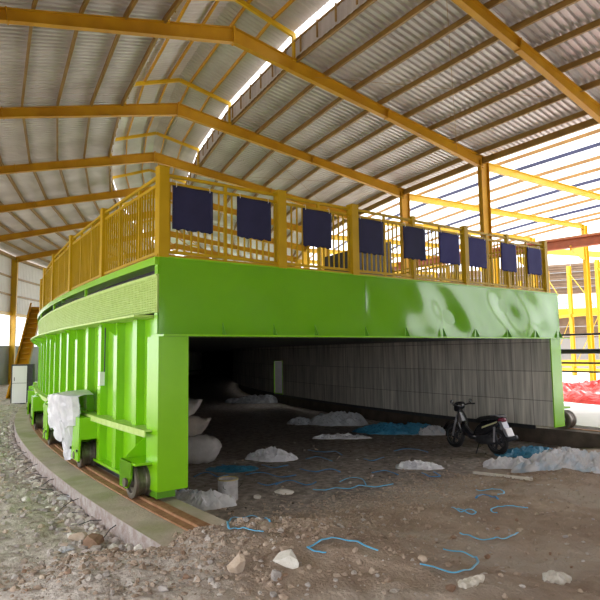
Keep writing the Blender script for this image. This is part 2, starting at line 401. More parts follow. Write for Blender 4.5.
for k in range(K0, -2):  # unseen wall added to block light and reflections from the courtyard behind
    a, b = FA(k), FA(k+1)
    t = thing('added_wall_right', P(RI, (a+b)/2, 0), 'unseen pale sheeted wall added behind the viewpoint to block courtyard light, %s bay from the near end' % NUM[k-K0], 'wall', None, 'structure')
    m = MB(); sheet(m, (P(RI-.28, a, 0), P(RI-.28, b, 0), P(RI-.28, a, ZI+.2), P(RI-.28, b, ZI+.2)), 0, .03, .3); m.build('cladding', 'wall_sheet', t, fixn=False)
a = FA(K0)-.004  # unseen end wall added to darken the beam's reflection, its gap gives highlights
t = thing('added_wall_back', P(RR, a, 0), 'unseen pale sheeted wall added far behind the viewpoint to block sky, with a gap for highlights', 'wall', None, 'structure')
for (Ra, Rb, za) in ((RI-.3, 70.5, 0), (70.5, 74.5, 5.0), (74.5, RR+12.4, 0)):
    za_, n_ = za, 12
    m = MB()
    for i in range(n_):
        q0 = Ra+(Rb-Ra)*i/n_; q1 = Ra+(Rb-Ra)*(i+1)/n_
        sheet(m, (P(q0, a, za_), P(q1, a, za_), P(q0, a, zrf(q0)+.4), P(q1, a, zrf(q1)+.4)), 0, .03, .3)
    m.build('cladding', 'wall_sheet', t, fixn=False)
# lean-to over the courtyard: frames and purlins without sheets
RC = 45.6; ZC = 9.66
def zlean(R): return 10.12+(58.4-R)/(58.4-RC)*(ZC-10.12)
LP = [57.9, 56.6, 55.2, 53.8, 52.4, 51.0, 49.6, 48.2, 46.8, 45.7]
for k in range(-1, 8):
    a = FA(k)
    t = thing('open_roof_frame', P(RC, a, 0), 'bright yellow courtyard frame without sheets, %s counted from the camera side' % NUM[k+1], 'roof frame', 'courtyard frames', 'structure')
    m = MB(); m.ibeam(P(RI-.25, a, zlean(RI-.25)), P(RC, a, ZC), .16, .34, .26); m.build('rafter', 'yellow_bright', t)
    m = MB(); m.ibeam(P(RC, a, -.06), P(RC, a, ZC+.1), .24, .30, .30, t=.03, up=P(1, a, 0)); m.build('column', 'yellow_bright', t)
    m = MB(); m.prism([P(RC+.2, a, 7.6)+Vector((0, -.06, 0)), P(RC+1.3, a, 8.1)+Vector((0, -.06, 0)), P(RC+1.3, a, 8.4)+Vector((0, -.06, 0)), P(RC+.2, a, 8.4)+Vector((0, -.06, 0))], (0, .12, 0)); m.build('crane_corbel', 'yellow_bright', t)
    if k < 7:
        b = FA(k+1)
        for i, R in enumerate(LP):
            m = MB(); z = zlean(R)+.28
            m.bar(P(R, a, z), P(R, b, z), .06, .15); m.build('purlin', 'purlin_blue' if i % 3 == 1 else 'purlin_court', t)
# second row of columns further in, with bracing
for k in range(2, 9):
    a = FA(k); R = 36.4
    t = thing('yellow_post', P(R, a, 0), 'yellow courtyard post of the far row, %s one counted away' % NUM[k-2], 'post', 'far row of yellow posts', 'structure')
    m = MB(); m.ibeam(P(R, a, -.06), P(R, a, 9.2), .24, .30, .30, t=.03, up=P(1, a, 0)); m.build('post_shaft', 'yellow_bright', t)
    if k == 3:
        m = MB(); m.bar(P(R, a, 8.9), P(RC, FA(k), 8.9), .18, .4); m.build('tie_beam', 'yellow_bright', t)
    if k < 8:
        b = FA(k+1)
        m = MB(); m.bar(P(R, a, 5.0), P(R, b, 5.0), .14, .25); m.build('tie_beam', 'yellow_bright', t)
        m = MB(); m.bar(P(R, a, .5), P(R, b, .5), .14, .25); m.build('tie_beam', 'yellow_bright', t)
        m = MB(); m.tube([P(R, a, 5), P(R, b, 8.6)], .03, 6); m.tube([P(R, b, .6), P(R, a, 5)], .03, 6); m.build('brace_rod', 'yellow_bright', t)
# crane runway
p1 = P(46.9, .159, 8.45); p2 = P(46.9, .243, 8.7); d = (p2-p1)
t = thing('crane_girder', p1, 'long red crane runway girder above the courtyard columns', 'girder')
m = MB(); m.ibeam(p1-d*3, p2+d*6, .34, .6, t=.05, tf=.05); m.build('girder_beam', 'crane_red', t)
m = MB(); m.bar(p1-d*3+Vector((0, 0, .36)), p2+d*6+Vector((0, 0, .36)), .08, .1); m.build('crane_rail', 'rust', t)
# barrier of pipes between the shed's inner columns
for z, r, nm in ((2.70, .035, 'topmost'), (2.12, .085, 'thick second'), (1.72, .035, 'thin third'), (1.42, .03, 'lowest')):
    m = MB(); m.tube([P(59.9, FA(k)+DA*q, z) for k in range(-1, 4) for q in (0, .5)], r, 8)
    o = m.build('barrier_pipe', 'cable_black', origin=P(60, FA(0), z)); tag(o, 'black pipe running past the courtyard posts, %s of the four' % nm, 'pipe', 'black barrier pipes')
for k in range(-1, 4):
    m = MB(); m.tube([P(59.75, FA(k), -.05), P(59.75, FA(k), 2.8)], .05, 8); o = m.build('barrier_post', 'cable_black', origin=P(59.75, FA(k), 0))
    tag(o, 'black pipe barrier post standing at the shed column, %s counted from the camera side' % NUM[k+1], 'post', 'barrier posts')

# far building across the courtyard
def far_building():
    c = Vector((-79.4+66*math.sin(1.085), -8.5+66*math.cos(1.085), 0)); n = Vector((-math.sin(1.085), -math.cos(1.085), 0)); w = Vector((n.y, -n.x, 0))
    t = thing('factory_building', c, 'brown louvred factory wall with pale frames across the courtyard', 'building')
    def slab(z0, z1, u0, u1, th, name, mt, off=0, par=t):
        m = MB(); A = c+w*u0+n*off; B = c+w*u1+n*off
        m.hexa([A+Vector((0, 0, z0)), B+Vector((0, 0, z0)), B-n*th+Vector((0, 0, z0)), A-n*th+Vector((0, 0, z0))], [A+Vector((0, 0, z1)), B+Vector((0, 0, z1)), B-n*th+Vector((0, 0, z1)), A-n*th+Vector((0, 0, z1))])
        return m.build(name, mt, par)
    U = 22
    m = MB()
    for i in range(12):
        z = 7.9+.27*i
        for (A, B) in ((c-w*U, c+w*U),):
            m.hexa([A+n*.06+Vector((0, 0, z)), B+n*.06+Vector((0, 0, z)), B-n*.1+Vector((0, 0, z)), A-n*.1+Vector((0, 0, z))], [A+Vector((0, 0, z+.27)), B+Vector((0, 0, z+.27)), B-n*.1+Vector((0, 0, z+.27)), A-n*.1+Vector((0, 0, z+.27))])
    m.build('louvre_wall', 'brown_wall', t)
    slab(6.4, 7.9, -U, U, .3, 'fascia', 'board_white', .1)
    for i in range(-5, 5):
        slab(6.85, 7.15, i*4+.3, i*4+2.4, .02, 'fascia_stripe', 'blue_sign', .13)
    slab(5.6, 6.4, -U, U, .4, 'beam', 'yellow_bright', .2)
    slab(3.4, 5.6, -U, U, .3, 'wall', 'brown_wall', -.3)
    slab(0, 3.4, -U, U, .3, 'wall', 'grey_frame', -.3)
    for z in (8.6, 9.4, 10.2, 3.5, 4.5): slab(z, z+.07, -U, U, .1, 'rail', 'grey_frame', .12)
    for i in range(-7, 8): slab(3.4, 11.2, i*3-.04, i*3+.04, .12, 'mullion', 'grey_frame', .14)
    slab(.5, 1.1, -U, U, .3, 'kerb_beam', 'yellow_bright', 1.5)
    return t
far_building()

# ------------------------------------------------------------------ floors and ground
m = MB(); m.arc(4, 62.95, -.5, 0, -.6, 1.2, 60)
o = m.build('floor', 'concrete'); tag(o, 'bright concrete courtyard floor beyond the kiln', 'floor', None, 'structure')
m = MB(); m.arc(62.9, 64.12, -.6, -.02, -.35, 1.2, 90)
o = m.build('inner_rail_kerb', 'dark_earth'); tag(o, 'dark kerb carrying the inner rail under the lined wall', 'kerb', None, 'structure')
m = MB(); m.arc(63.6, 63.72, -.03, .0, -.3, 1.2, 90); o = m.build('inner_rail', 'rust'); tag(o, 'inner rail on the dark kerb', 'rail', None, 'structure')
m = MB(); m.arc(75.5, 76.6, -.7, -.06, -.06, 1.2, 110)
me_slab = m
o = m.build('rail_kerb', ['slab', 'slab_side']); tag(o, 'curved concrete kerb carrying the outer rail, its side broken', 'kerb', None, 'structure')
for p_ in o.data.polygons:
    if abs(p_.normal.z) < .5: p_.material_index = 1
t = thing('crane_rail', P(75.95, 0, 0), 'rusty steel rail along the outer kerb under the green wheels', 'rail', None, 'structure')
m = MB(); m.arc(75.91, 75.99, -.055, 0, -.045, 1.2, 110); m.build('rail_head', 'rust', t)
m = MB(); m.arc(75.78, 76.12, -.058, -.035, -.045, 1.2, 110); m.build('rail_base', 'rust', t)

Rs = np.concatenate([np.arange(63.98, 70, .09), np.arange(70, 80, .05), np.arange(80, 88, .12), np.arange(88, 140, 3.0)])
Ss = np.concatenate([np.arange(-40, -9, 1.0), np.arange(-9, 2.2, .05), np.arange(2.2, 12, .13), 12*np.exp(np.linspace(0, math.log(7.5), 70))])
RRg, SSg = np.meshgrid(Rs, Ss, indexing='ij')
Ag = SSg/76.0
X = -RRg*np.cos(Ag); Y = RRg*np.sin(Ag); Z = gz(X, Y)
nr_, ns_ = RRg.shape
me = bpy.data.meshes.new('ground')
vs = np.stack([X, Y, Z], -1).reshape(-1, 3)
idx = np.arange(nr_*ns_).reshape(nr_, ns_)
fs = np.stack([idx[:-1, :-1], idx[:-1, 1:], idx[1:, 1:], idx[1:, :-1]], -1).reshape(-1, 4)
me.vertices.add(len(vs)); me.vertices.foreach_set('co', vs.ravel())
me.loops.add(fs.size); me.loops.foreach_set('vertex_index', fs.ravel().astype(np.int32))
me.polygons.add(len(fs)); me.polygons.foreach_set('loop_start', np.arange(0, fs.size, 4, dtype=np.int32)); me.polygons.foreach_set('loop_total', np.full(len(fs), 4, np.int32))
me.update(calc_edges=True); me.validate()
me.polygons.foreach_set('use_smooth', [True]*len(fs))
ca = me.color_attributes.new('zone', 'FLOAT_COLOR', 'POINT')
wob = .5*fbm(X*.7, Y*.7, 3, 77)
zone_l = sstep(76.0, 77.0, RRg+wob*.8)*sstep(-5.2, -2.4, SSg+wob+(RRg-77)*.9)
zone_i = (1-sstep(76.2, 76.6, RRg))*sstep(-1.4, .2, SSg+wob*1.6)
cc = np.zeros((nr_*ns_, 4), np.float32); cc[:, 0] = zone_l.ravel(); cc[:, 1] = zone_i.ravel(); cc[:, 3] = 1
ca.data.foreach_set('color', cc.ravel())
me.materials.append(MAT['earth'])
o = bpy.data.objects.new('ground', me); COL.objects.link(o); tag(o, 'bare brown earth floor, pale and stony outside the kerb', 'ground', None, 'structure')
if me.polygons[0].normal.z < 0: me.flip_normals()

# ------------------------------------------------------------------ the kiln
KI, KO = 64.1, 75.87
ZB, ZT = 2.50, 3.74
AE = 0.95
kiln = thing('travelling_kiln', P(70, 0, 0), 'bright green travelling kiln on rail wheels with yellow railing on top', 'kiln')
# front beam: two dished plates, top and bottom returns
def wavy_plate(R0, R1, z0, z1, seed):
    m = MB(); nx, nz = int((R1-R0)/.08), 16; o = len(m.v)
    for i in range(nx+1):
        for j in range(nz+1):
            u, v = i/nx, j/nz; R = R0+(R1-R0)*u; z = z0+(z1-z0)*v
            e = math.sin(PI*u)**.5*math.sin(PI*v)**.5
            w = (.022*math.sin(R*2.6+seed)*math.sin(PI*v)+.018*math.sin(R*1.3+v*4+seed*2)+.010*math.sin(R*5.1-v*5+seed))*e*(1.7 if R < 71.5 else .6)
            m.v.append(P(R, 0, z)+Vector((0, -w, 0)))
    for i in range(nx):
        for j in range(nz):
            k = o+i*(nz+1)+j; m.f.append((k, k+1, k+nz+2, k+nz+1))
    k = len(m.v); m.v += [P(R0, 0, z0)+Vector((0, .05, 0)), P(R1, 0, z0)+Vector((0, .05, 0)), P(R1, 0, z1)+Vector((0, .05, 0)), P(R0, 0, z1)+Vector((0, .05, 0))]
    m.f.append((k, k+1, k+2, k+3))
    return m
SEAM = 71.45
wavy_plate(KI, SEAM-.006, ZB+.02, ZT, 1.3).build('front_plate', 'green_beam', kiln, smooth=True)
wavy_plate(SEAM+.006, KO, ZB+.02, ZT, 4.1).build('front_plate', 'green_beam', kiln, smooth=True)
m = MB(); m.box(-KO, -KI, .052, .18, ZB+.03, ZT-.02); m.build('front_beam', 'green_paint', kiln)
m = MB(); m.box(-KO+.02, -KI+.25, -.15, .35, ZB-.015, ZB+.015); m.build('bottom_flange', 'green_paint', kiln)
m = MB(); m.box(-KO, -KI, -.02, .35, ZT-.01, ZT+.012); m.build('top_flange', 'green_paint', kiln)
for R in (74.75, 73.72, 72.79, 71.5, 70.32, 69.11, 67.91, 66.6, 65.34, 64.2):
    m = MB(); m.prism([(-R-.006, -.03, ZB+.015), (-R-.006, -.14, ZB+.015), (-R-.006, -.03, ZB+.22)], (.012, 0, 0)); m.build('gusset', 'green_dark', kiln)
m = MB(); m.box(-KO, -75.36, -.005, .45, .11, ZB-.015); m.build('front_leg', 'green_paint', kiln)
m = MB(); m.box(-75.85, -75.55, .05, .4, .0, .11); m.build('leg_foot', 'green_dark', kiln)
m = MB(); m.box(-64.60, -KI, -.005, .03, .10, ZB-.015); m.build('front_leg', 'green_paint', kiln)
# body: outer wall sheet, inner wall, ceiling, deck, far end
m = MB(); m.arc(75.42, 75.72, .14, ZB+.3, .004, AE, 70); m.build('outer_wall', 'green_paint', kiln)
m = MB(); m.arc(75.36, 75.41, .14, ZB+.1, .006, AE, 70); o = m.build('outer_lining', 'lining', kiln); arc_uv(o, 76)
DR0, DR1, DZ = .243, .262, 1.80
m = MB(); m.arc(64.17, 64.58, .11, ZB+.1, .0006, DR0, 40); m.arc(64.17, 64.58, DZ, ZB+.1, DR0, DR1, 3); m.arc(64.17, 64.58, .11, ZB+.1, DR1, AE, 50)
o = m.build('inner_lining', 'lining', kiln); arc_uv(o, 64.5); tag(o, 'pale grey ribbed fibre lining')
m = MB(); m.arc(KI, 64.16, .11, ZB, .006, DR0, 40); m.arc(KI, 64.16, DZ, ZB, DR0, DR1, 3); m.arc(KI, 64.16, .11, ZB, DR1, AE, 50); m.build('inner_wall', 'green_paint', kiln)
m = MB()
for a in (DR0, DR1):
    m.bar(P(64.6, a, .11), P(64.6, a, DZ), .05, .03, up=P(1, a, 0))
m.bar(P(64.6, DR0, DZ), P(64.6, DR1, DZ), .05, .03); m.bar(P(64.6, DR0, .12), P(64.6, DR1, .12), .05, .04); m.build('side_door_frame', 'green_paint', kiln)
m = MB(); m.bar(P(KI+.02, DR1-.0004, .9), P(64.57, DR1-.0004, .9), .02, 1.7, up=(0, 0, 1)); m.build('side_door_shade', 'dark_steel', kiln)  # dark plate added to put shade on the bright door reveal
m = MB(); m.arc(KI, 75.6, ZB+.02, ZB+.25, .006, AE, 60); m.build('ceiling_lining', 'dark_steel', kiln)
m = MB(); m.arc(KI, 75.88, ZT-.06, ZT-.01, .004, AE, 70); m.build('deck', 'green_paint', kiln)
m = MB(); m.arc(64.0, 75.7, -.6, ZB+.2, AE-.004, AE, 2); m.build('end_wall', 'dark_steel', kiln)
m = MB(); m.arc(64.25, 64.3, -.04, .11, .012, AE, 60); m.build('inner_light_stop', 'dark_steel', kiln)  # dark strip added under the lining to stop light leaking in
# outer side: posts, ledge, mesh band, dark gap, edge channel
m = MB(); m.arc(75.84, 75.93, ZT-.12, ZT, .0003, AE, 70); m.build('edge_channel', 'green_paint', kiln)
m = MB(); m.arc(75.45, 75.50, ZB+.3, ZT-.06, .005, AE, 70); m.build('gap_backing', 'dark_steel', kiln)
def mesh_band():
    m = MB(); n = 560; o = len(m.v); a0, a1 = .0003, .30; z0, z1 = 2.86, 3.44
    m.arc(75.855, 75.88, z0, z1, a0, AE, 90)
    # expanded-metal weave: thin raised strips along and across
    for i in range(15):
        z = z0+.02+(z1-z0-.04)*i/14; m.arc(75.881, 75.896, z-.007, z+.007, a0, AE, 60)
    for i in range(330):
        a = a0+(.30-a0)*i/329; m.bar(P(75.888, a, z0), P(75.888, a, z1), .022, .014, up=P(1, a, 0))
    return m
mesh_band().build('mesh_fascia', 'green_mesh', kiln)
m = MB(); m.arc(75.6, 76.15, 2.80, 2.835, .004, AE, 90); m.arc(75.84, 75.91, 3.43, 3.47, .0003, AE, 70); m.build('fascia_ledge', 'green_mesh', kiln)
NP = 38
for i in range(NP):
    a = .014+i*.0136
    m = MB(); e = P(1, a, 0); tdir = Vector((math.sin(a), math.cos(a), 0))
    m.bar(P(75.785, a, .14), P(75.785, a, 2.80), .20, .15, up=e)
    m.build('wall_post', 'green_paint', kiln)
    if i % 3 == 1:
        m = MB(); m.prism([P(75.73, a, 2.79), P(76.15, a, 2.79), P(75.73, a, 2.45)], tdir*.012); m.build('ledge_bracket', 'green_paint', kiln)
    if i % 4 == 3:
        m = MB(); m.bar(P(75.9, a, 3.46), P(75.9, a, ZT-.12), .05, .05, up=e); m.build('edge_stub', 'green_paint', kiln)
m = MB(); m.arc(75.62, 75.99, 1.0, 1.025, .003, AE, 70); m.arc(75.97, 75.99, .92, 1.0, .003, AE, 70); m.build('side_ledge', 'green_mesh', kiln)
m = MB(); m.arc(75.5, 75.88, .11, .16, .004, AE, 70); m.build('bottom_channel', 'green_paint', kiln)
m = MB(); m.arc(75.52, 75.72, -.05, .145, .012, AE, 70); m.build('sill_skirt', 'dark_steel', kiln)
# bogies: wheel between plates, housing box above, motor on most of them
def wheel(a, par, R=75.95, r=.235, inner=False):
    m = MB(); e = P(1, a, 0)
    m.lathe(P(R, a, r-.012), e, [(-.16, .06), (-.16, r-.03), (-.15, r+.022), (-.10, r+.022), (-.085, r), (-.03, r-.004), (-.02, r-.012), (.02, r-.012), (.03, r-.004), (.085, r), (.10, r+.022), (.15, r+.022), (.16, r-.03), (.155, r-.06), (.12, r-.075), (.12, .09), (.17, .085), (.17, .03)], 32)
    return m.build('wheel', 'wheel_steel', par, smooth=False)
for j in range(9):
    a = .0065 if j == 0 else .0475+(j-1)*.0466
    e = P(1, a, 0); td = Vector((math.sin(a), math.cos(a), 0)); c = lambda R, s, z: P(R, a, z)+td*s
    m = MB()
    if j == 0:
        m.prism([c(75.66, -.06, .42), c(75.66, .36, .42), c(75.66, .36, .6), c(75.66, -.06, 1.0)], e*.02)
        m.prism([c(76.13, -.16, .54), c(76.13, .34, .54), c(76.13, .34, .12), c(76.13, .02, .12), c(76.13, -.16, .3)], e*.03)
        m.prism([c(75.64, .32, .52), c(76.12, .32, .52), c(76.12, .32, .30), c(75.64, .32, .05)], td*.03)
        m.prism([c(76.13, -.16, .54), c(76.13, .34, .54), c(76.13, .34, .12), c(76.13, .02, .12), c(76.13, -.16, .3)], e*.03)
        m.prism([c(75.64, .32, .52), c(76.12, .32, .52), c(75.64, .32, .95)], td*.02)
        m.hexa([c(75.64, -.3, .5), c(76.14, -.3, .5), c(76.14, .36, .5), c(75.64, .36, .5)], [c(75.64, -.3, .54), c(76.14, -.3, .54), c(76.14, .36, .54), c(75.64, .36, .54)])
    else:
        m.hexa([c(75.62, -.40, .56), c(76.2, -.40, .56), c(76.2, .34, .56), c(75.62, .34, .56)], [c(75.62, -.40, .98), c(76.2, -.40, .98), c(76.2, .34, .98), c(75.62, .34, .98)])
        for R_ in (75.64, 76.16): m.hexa([c(R_, -.34, .14), c(R_+.04, -.34, .14), c(R_+.04, .34, .14), c(R_, .34, .14)], [c(R_, -.40, .56), c(R_+.04, -.40, .56), c(R_+.04, .34, .56), c(R_, .34, .56)])
        m.hexa([c(75.62, .30, .1), c(76.2, .30, .1), c(76.2, .34, .1), c(75.62, .34, .1)], [c(75.62, .30, .56), c(76.2, .30, .56), c(76.2, .34, .56), c(75.62, .34, .56)])
    h = m.build('bogie_frame', 'green_paint', kiln)
    m = MB(); m.lathe(c(75.6, 0, .223), e, [(0, .05), (.57, .05), (.575, .07), (.61, .07)], 16); m.build('axle', 'wheel_steel', h)
    wheel(a, h)
    if j >= 1:
        m = MB(); m.lathe(c(75.95, .42, .85), td, [(0, .19), (.1, .19), (.11, .16), (.5, .16), (.51, .18), (.56, .18), (.6, .08)], 20); m.build('drive_motor', 'green_paint', h)
        for sb in (-.43, .33):
            m = MB(); m.lathe(c(76.198, sb*.7, .34), e, [(0, .03), (.03, .03)], 10); m.build('bolt', 'dark_steel', h)
for a in (.0036, .05, .10):
    h = wheel(a, kiln, R=63.66)
    m = MB(); m.lathe(P(63.6, a, .223), P(1, a, 0), [(0, .05), (.62, .05)], 12); m.build('axle', 'wheel_steel', kiln)
    m = MB(); m.bar(P(63.5, a+.001, .56), P(64.1, a+.001, .56), .3, .05); m.build('wheel_guard', 'green_paint', kiln)
# small white switch box and cable on the wall
m = MB(); a = .036; m.hexa([P(75.86, a, 1.62), P(75.95, a, 1.62), P(75.95, a+.0016, 1.62), P(75.86, a+.0016, 1.62)], [P(75.86, a, 1.88), P(75.95, a, 1.88), P(75.95, a+.0016, 1.88), P(75.86, a+.0016, 1.88)]); m.build('switch_box', 'board_white', kiln)
m = MB(); m.tube([P(75.88, a-.0006, 1.88), P(75.88, a-.0007, 2.78)], .012, 6); m.build('cable', 'cable_black', kiln)

# yellow railing on the deck
rail = None
def rail_thing(): pass
ZP = 5.17
def panel(A, B, name, pitch, par, double=True, tall=True):
    """one railing panel between two posts: rails and pickets in one frame"""
    m = MB(); A = Vector(A); B = Vector(B); L = (B-A).length; n = max(2, int(L/pitch)); U = Vector((0, 0, 1))
    zb, zm, zt = 3.84, 4.97, 5.10
    at_ = lambda q, z: Vector((A.x+(B.x-A.x)*q, A.y+(B.y-A.y)*q, z))
    m.bar(at_(0, zb), at_(1, zb), .04, .05); m.bar(at_(0, zm), at_(1, zm), .04, .05); m.bar(at_(0, zt), at_(1, zt), .05, .05)
    for i in range(1, n):
        m.bar(at_(i/n, zb), at_(i/n, zm), .03, .022, up=(B-A).normalized())
    for q in ((.5,) if L < 2.5 else (.33, .67)): m.bar(at_(q, zb-.09), at_(q, zt), .045, .05, up=(B-A).normalized())
    return m.build(name, 'yellow_rail', par)
def post(A, w, par, mt='yellow_rail', zt=ZP):
    A = Vector(A); m = MB(); m.box(A.x-w/2, A.x+w/2, A.y-w/2, A.y+w/2, ZT, zt); m.box(A.x-w/2-.01, A.x+w/2+.01, A.y-w/2-.01, A.y+w/2+.01, zt, zt+.02)
    return m.build('railing_post', mt, par)
FR = [75.80, 73.50, 71.70, 69.92, 68.10, 66.36, 64.60]
gr = MB(); gr.box(-75.9, -64.5, .015, .075, ZT+.012, ZT+.05); fr = gr.build('front_railing', 'yellow_rail', kiln)
for i, R in enumerate(FR):
    post((-R, .06, 0), .17 if i in (0, 1, 2) else (.14 if i in (4, 6) else .09), fr, zt=ZP+(.03 if i == 0 else 0))
    if i < 6: panel((-R, .06, 0), (-FR[i+1], .06, 0), 'railing_panel', .125, fr)
gr = MB(); gr.arc(75.76, 75.86, ZT, ZT+.04, .002, AE, 70); sr = gr.build('side_railing', 'yellow_rail', kiln)
N = 13; st = .0405
for i in range(N):
    post(P(75.80, .001+st*(i+1), 0), .14, sr)
    panel(P(75.80, .001+st*i, 0), P(75.80, .001+st*(i+1), 0), 'railing_panel', .125, sr)
gr = MB(); gr.arc(64.55, 64.65, ZT, ZT+.04, .002, AE, 70); ir = gr.build('inner_railing', 'yellow_rail', kiln)
for i in range(12):
    post(P(64.60, .001+.047*(i+1), 0), .12, ir)
    panel(P(64.60, .001+.047*i, 0), P(64.60, .001+.047*(i+1), 0), 'railing_panel', .14, ir)
# dark housing on the deck, seen between the railing bars
m = MB(); a0, a1 = .090, .120
m.hexa([P(64.9, a0, ZT), P(66.5, a0, ZT), P(66.5, a1, ZT), P(64.9, a1, ZT)], [P(64.9, a0, 6.15), P(66.5, a0, 5.75), P(66.5, a1, 5.75), P(64.9, a1, 6.15)]); m.build('exhaust_housing', 'dark_steel', kiln)

# ------------------------------------------------------------------ navy cloths on the front railing
BAN = [(75.65, 74.92), (74.45, 73.74), (73.01, 72.31), (71.61, 70.89), (70.28, 69.57), (69.09, 68.37), (68.03, 67.32), (66.69, 66.04), (65.52, 64.85)]
BL = ['navy blue cloth hung on the railing beside the corner post, nearest the yellow corner', 'navy blue cloth on the railing, second from the big corner post', 'navy blue cloth on the railing, third from the corner, left of the third thick post',
      'navy blue cloth just right of the third thick railing post, fourth from the corner', 'navy blue cloth, middle one of the nine on the front railing', 'navy blue cloth sixth from the corner post, in front of yellow bars',
      'paler navy cloth in front of the tall yellow shed column, seventh from the corner', 'small frayed navy cloth, second from the far end of the front railing', 'small frayed navy cloth at the far end of the front railing']
for i, (R1, R0) in enumerate(BAN):
    m = MB(); nx, nz = 14, 14; z1, z0 = 4.935, 4.215; o = 0
    for lay in (0, 1):
        for a in range(nx+1):
            for b in range(nz+1):
                u, v = a/nx, b/nz; R = R1+(R0-R1)*u; z = z1+(z0-z1)*v
                fr_ = (.012*math.sin(a*2.3+i)+.008*math.sin(a*5.1+i*3)) if b == nz else 0
                w = .010*math.sin(u*7+i*1.7)*v+.006*math.sin(v*6+u*4+i)
                dx = (.008*math.sin(b*1.9+i*2) if a in (0, nx) and i > 5 else 0)
                m.v.append((-R+dx, .012-w*.6-.012*lay, z+fr_+ (.004*math.sin(u*9+i) if b == 0 else 0)))
    W = (nx+1)*(nz+1)
    for a in range(nx):
        for b in range(nz):
            k = a*(nz+1)+b; m.f.append((k, k+1, k+nz+2, k+nz+1)); m.f.append((W+k+nz+1, W+k+nz+2, W+k+1, W+k))
    for a in range(nx):
        k = a*(nz+1); m.f.append((k, k+nz+1, W+k+nz+1, W+k)); k += nz; m.f.append((k, W+k, W+k+nz+1, k+nz+1))
    for b in range(nz):
        k = b; m.f.append((k, W+k, W+k+1, k+1)); k = nx*(nz+1)+b; m.f.append((k, k+1, W+k+1, W+k))
    c = Vector((-(R0+R1)/2, 0, z1))
    t = thing('banner', c, BL[i], 'banner', 'navy cloths on the front railing')
    m.build('cloth', 'navy_cloth' if i < 5 else 'navy_cloth_pale', t, smooth=True)
    for R in (R1-.06, R0+.06):
        q = MB(); q.tube([(-R, .0+.03, 4.90), (-R, -.012, 4.915), (-R, .005, 5.0), (-R, .06, 5.005), (-R, .09, 4.96)], .006, 6); q.build('tie', 'rope_white', t)

# ------------------------------------------------------------------ loose things
def crumple(name, c, lx, ly, h, rot, m_, label, cat, group=None, seed=0, fold=1.0, n=44, root=None):
    n = int(n*1.15)
    """a crumpled sheet lying on the ground: closed skin, folds and all"""
    m = MB(); c = Vector(c); cr, sr_ = math.cos(rot), math.sin(rot)
    us = np.linspace(-1, 1, n); Ug, Vg = np.meshgrid(us, us, indexing='ij')
    # disc-like outline from the square, with a ragged edge
    X_ = Ug*np.sqrt(1-Vg**2/2); Y_ = Vg*np.sqrt(1-Ug**2/2); r = np.hypot(X_, Y_); th = np.arctan2(Y_, X_)
    edge = 1+.30*fbm(np.cos(th)*1.6+seed, np.sin(th)*1.6+seed*2, 3, seed)
    px = X_*edge*lx/2; py = Y_*edge*ly/2
    dome = np.clip(1-r**2.4, 0, 1)**.6
    fx, fy = px*3.2/max(.35, h*1.5)*.35, py*3.2/max(.35, h*1.5)*.35
    rid = 1-np.abs(fbm(fx*2.2+seed*3, fy*2.2, 4, seed+3)*2.2)
    rid2 = 1-np.abs(fbm(px*4+py*3+seed*2, py*7-px*1.5+1.5*fbm(px*2, py*2, 2, seed+2), 4, seed+5)*2.4)
    zz = .9*h*dome*(.30+.55*vnoise(fx*1.1+seed, fy*1.1+9, seed+7)+.35*(rid-.6)*fold)+dome*np.minimum(h*.45, .10)*(rid2-.6)*fold+.01
    zz = np.maximum(zz, .008)
    wx = px*cr-py*sr_+c.x; wy = px*sr_+py*cr+c.y
    wx = wx+.05*fbm(fx*3, fy*3, 2, seed+9)*h*2; wy = wy+.05*fbm(fx*3+5, fy*3, 2, seed+8)*h*2
    g = gz(wx, wy)
    for k in range(n):
        for l in range(n): m.v.append(Vector((wx[k, l], wy[k, l], g[k, l]+zz[k, l])))
    for k in range(n):
        for l in range(n): m.v.append(Vector((wx[k, l], wy[k, l], g[k, l]+.002)))
    W = n*n
    for k in range(n-1):
        for l in range(n-1):
            q = k*n+l; m.f.append((q, q+n, q+n+1, q+1)); m.f.append((W+q, W+q+1, W+q+n+1, W+q+n))
    for k in range(n-1):
        for (q, q2) in ((k*n, (k+1)*n), (k*n+n-1, (k+1)*n+n-1), (k, k+1), ((n-1)*n+k, (n-1)*n+k+1)): m.f.append((q, q2, W+q2, W+q))
    o = m.build(name, m_, None, smooth=False, origin=(c.x, c.y, gzf(c.x, c.y)))
    return tag(o, label, cat, group)
CR = -YAW     # image-right direction on the ground
crumple('plastic_sheet', at(272, 459), 1.25, .75, .36, CR, 'white_plastic', 'crumpled white plastic sheet alone on the tunnel floor right of the sacks', 'plastic sheet', seed=3)
crumple('plastic_sheet', at(341, 438), 1.75, .55, .20, CR-.05, 'white_plastic', 'long flat white plastic strip across the tunnel floor', 'plastic sheet', seed=8)
crumple('plastic_sheet', at(338, 424), 2.3, 1.4, .62, CR-.1, 'grey_plastic', 'grey plastic heap at the foot of the lined wall', 'plastic sheet', seed=14)
crumple('plastic_sheet', at(300, 424), 1.0, .8, .35, CR, 'grey_plastic', 'small grey plastic heap left of the bigger one by the lined wall', 'plastic sheet', seed=18)
crumple('plastic_sheet', at(255, 402), 3.2, 2.2, .7, CR, 'grey_plastic', 'large dim plastic heap deep inside the kiln', 'plastic sheet', seed=22)
crumple('tarpaulin', at(398, 432), 2.6, 1.3, .40, CR-.2, 'blue_tarp', 'dark blue tarpaulin heap on the floor behind the motor scooter', 'tarpaulin', seed=31)
crumple('sack_cloth', at(432, 434), .9, .7, .36, CR-.2, 'soiled_white', 'pale sack at the end of the blue tarpaulin, beside the scooter front wheel', 'sack', seed=35)
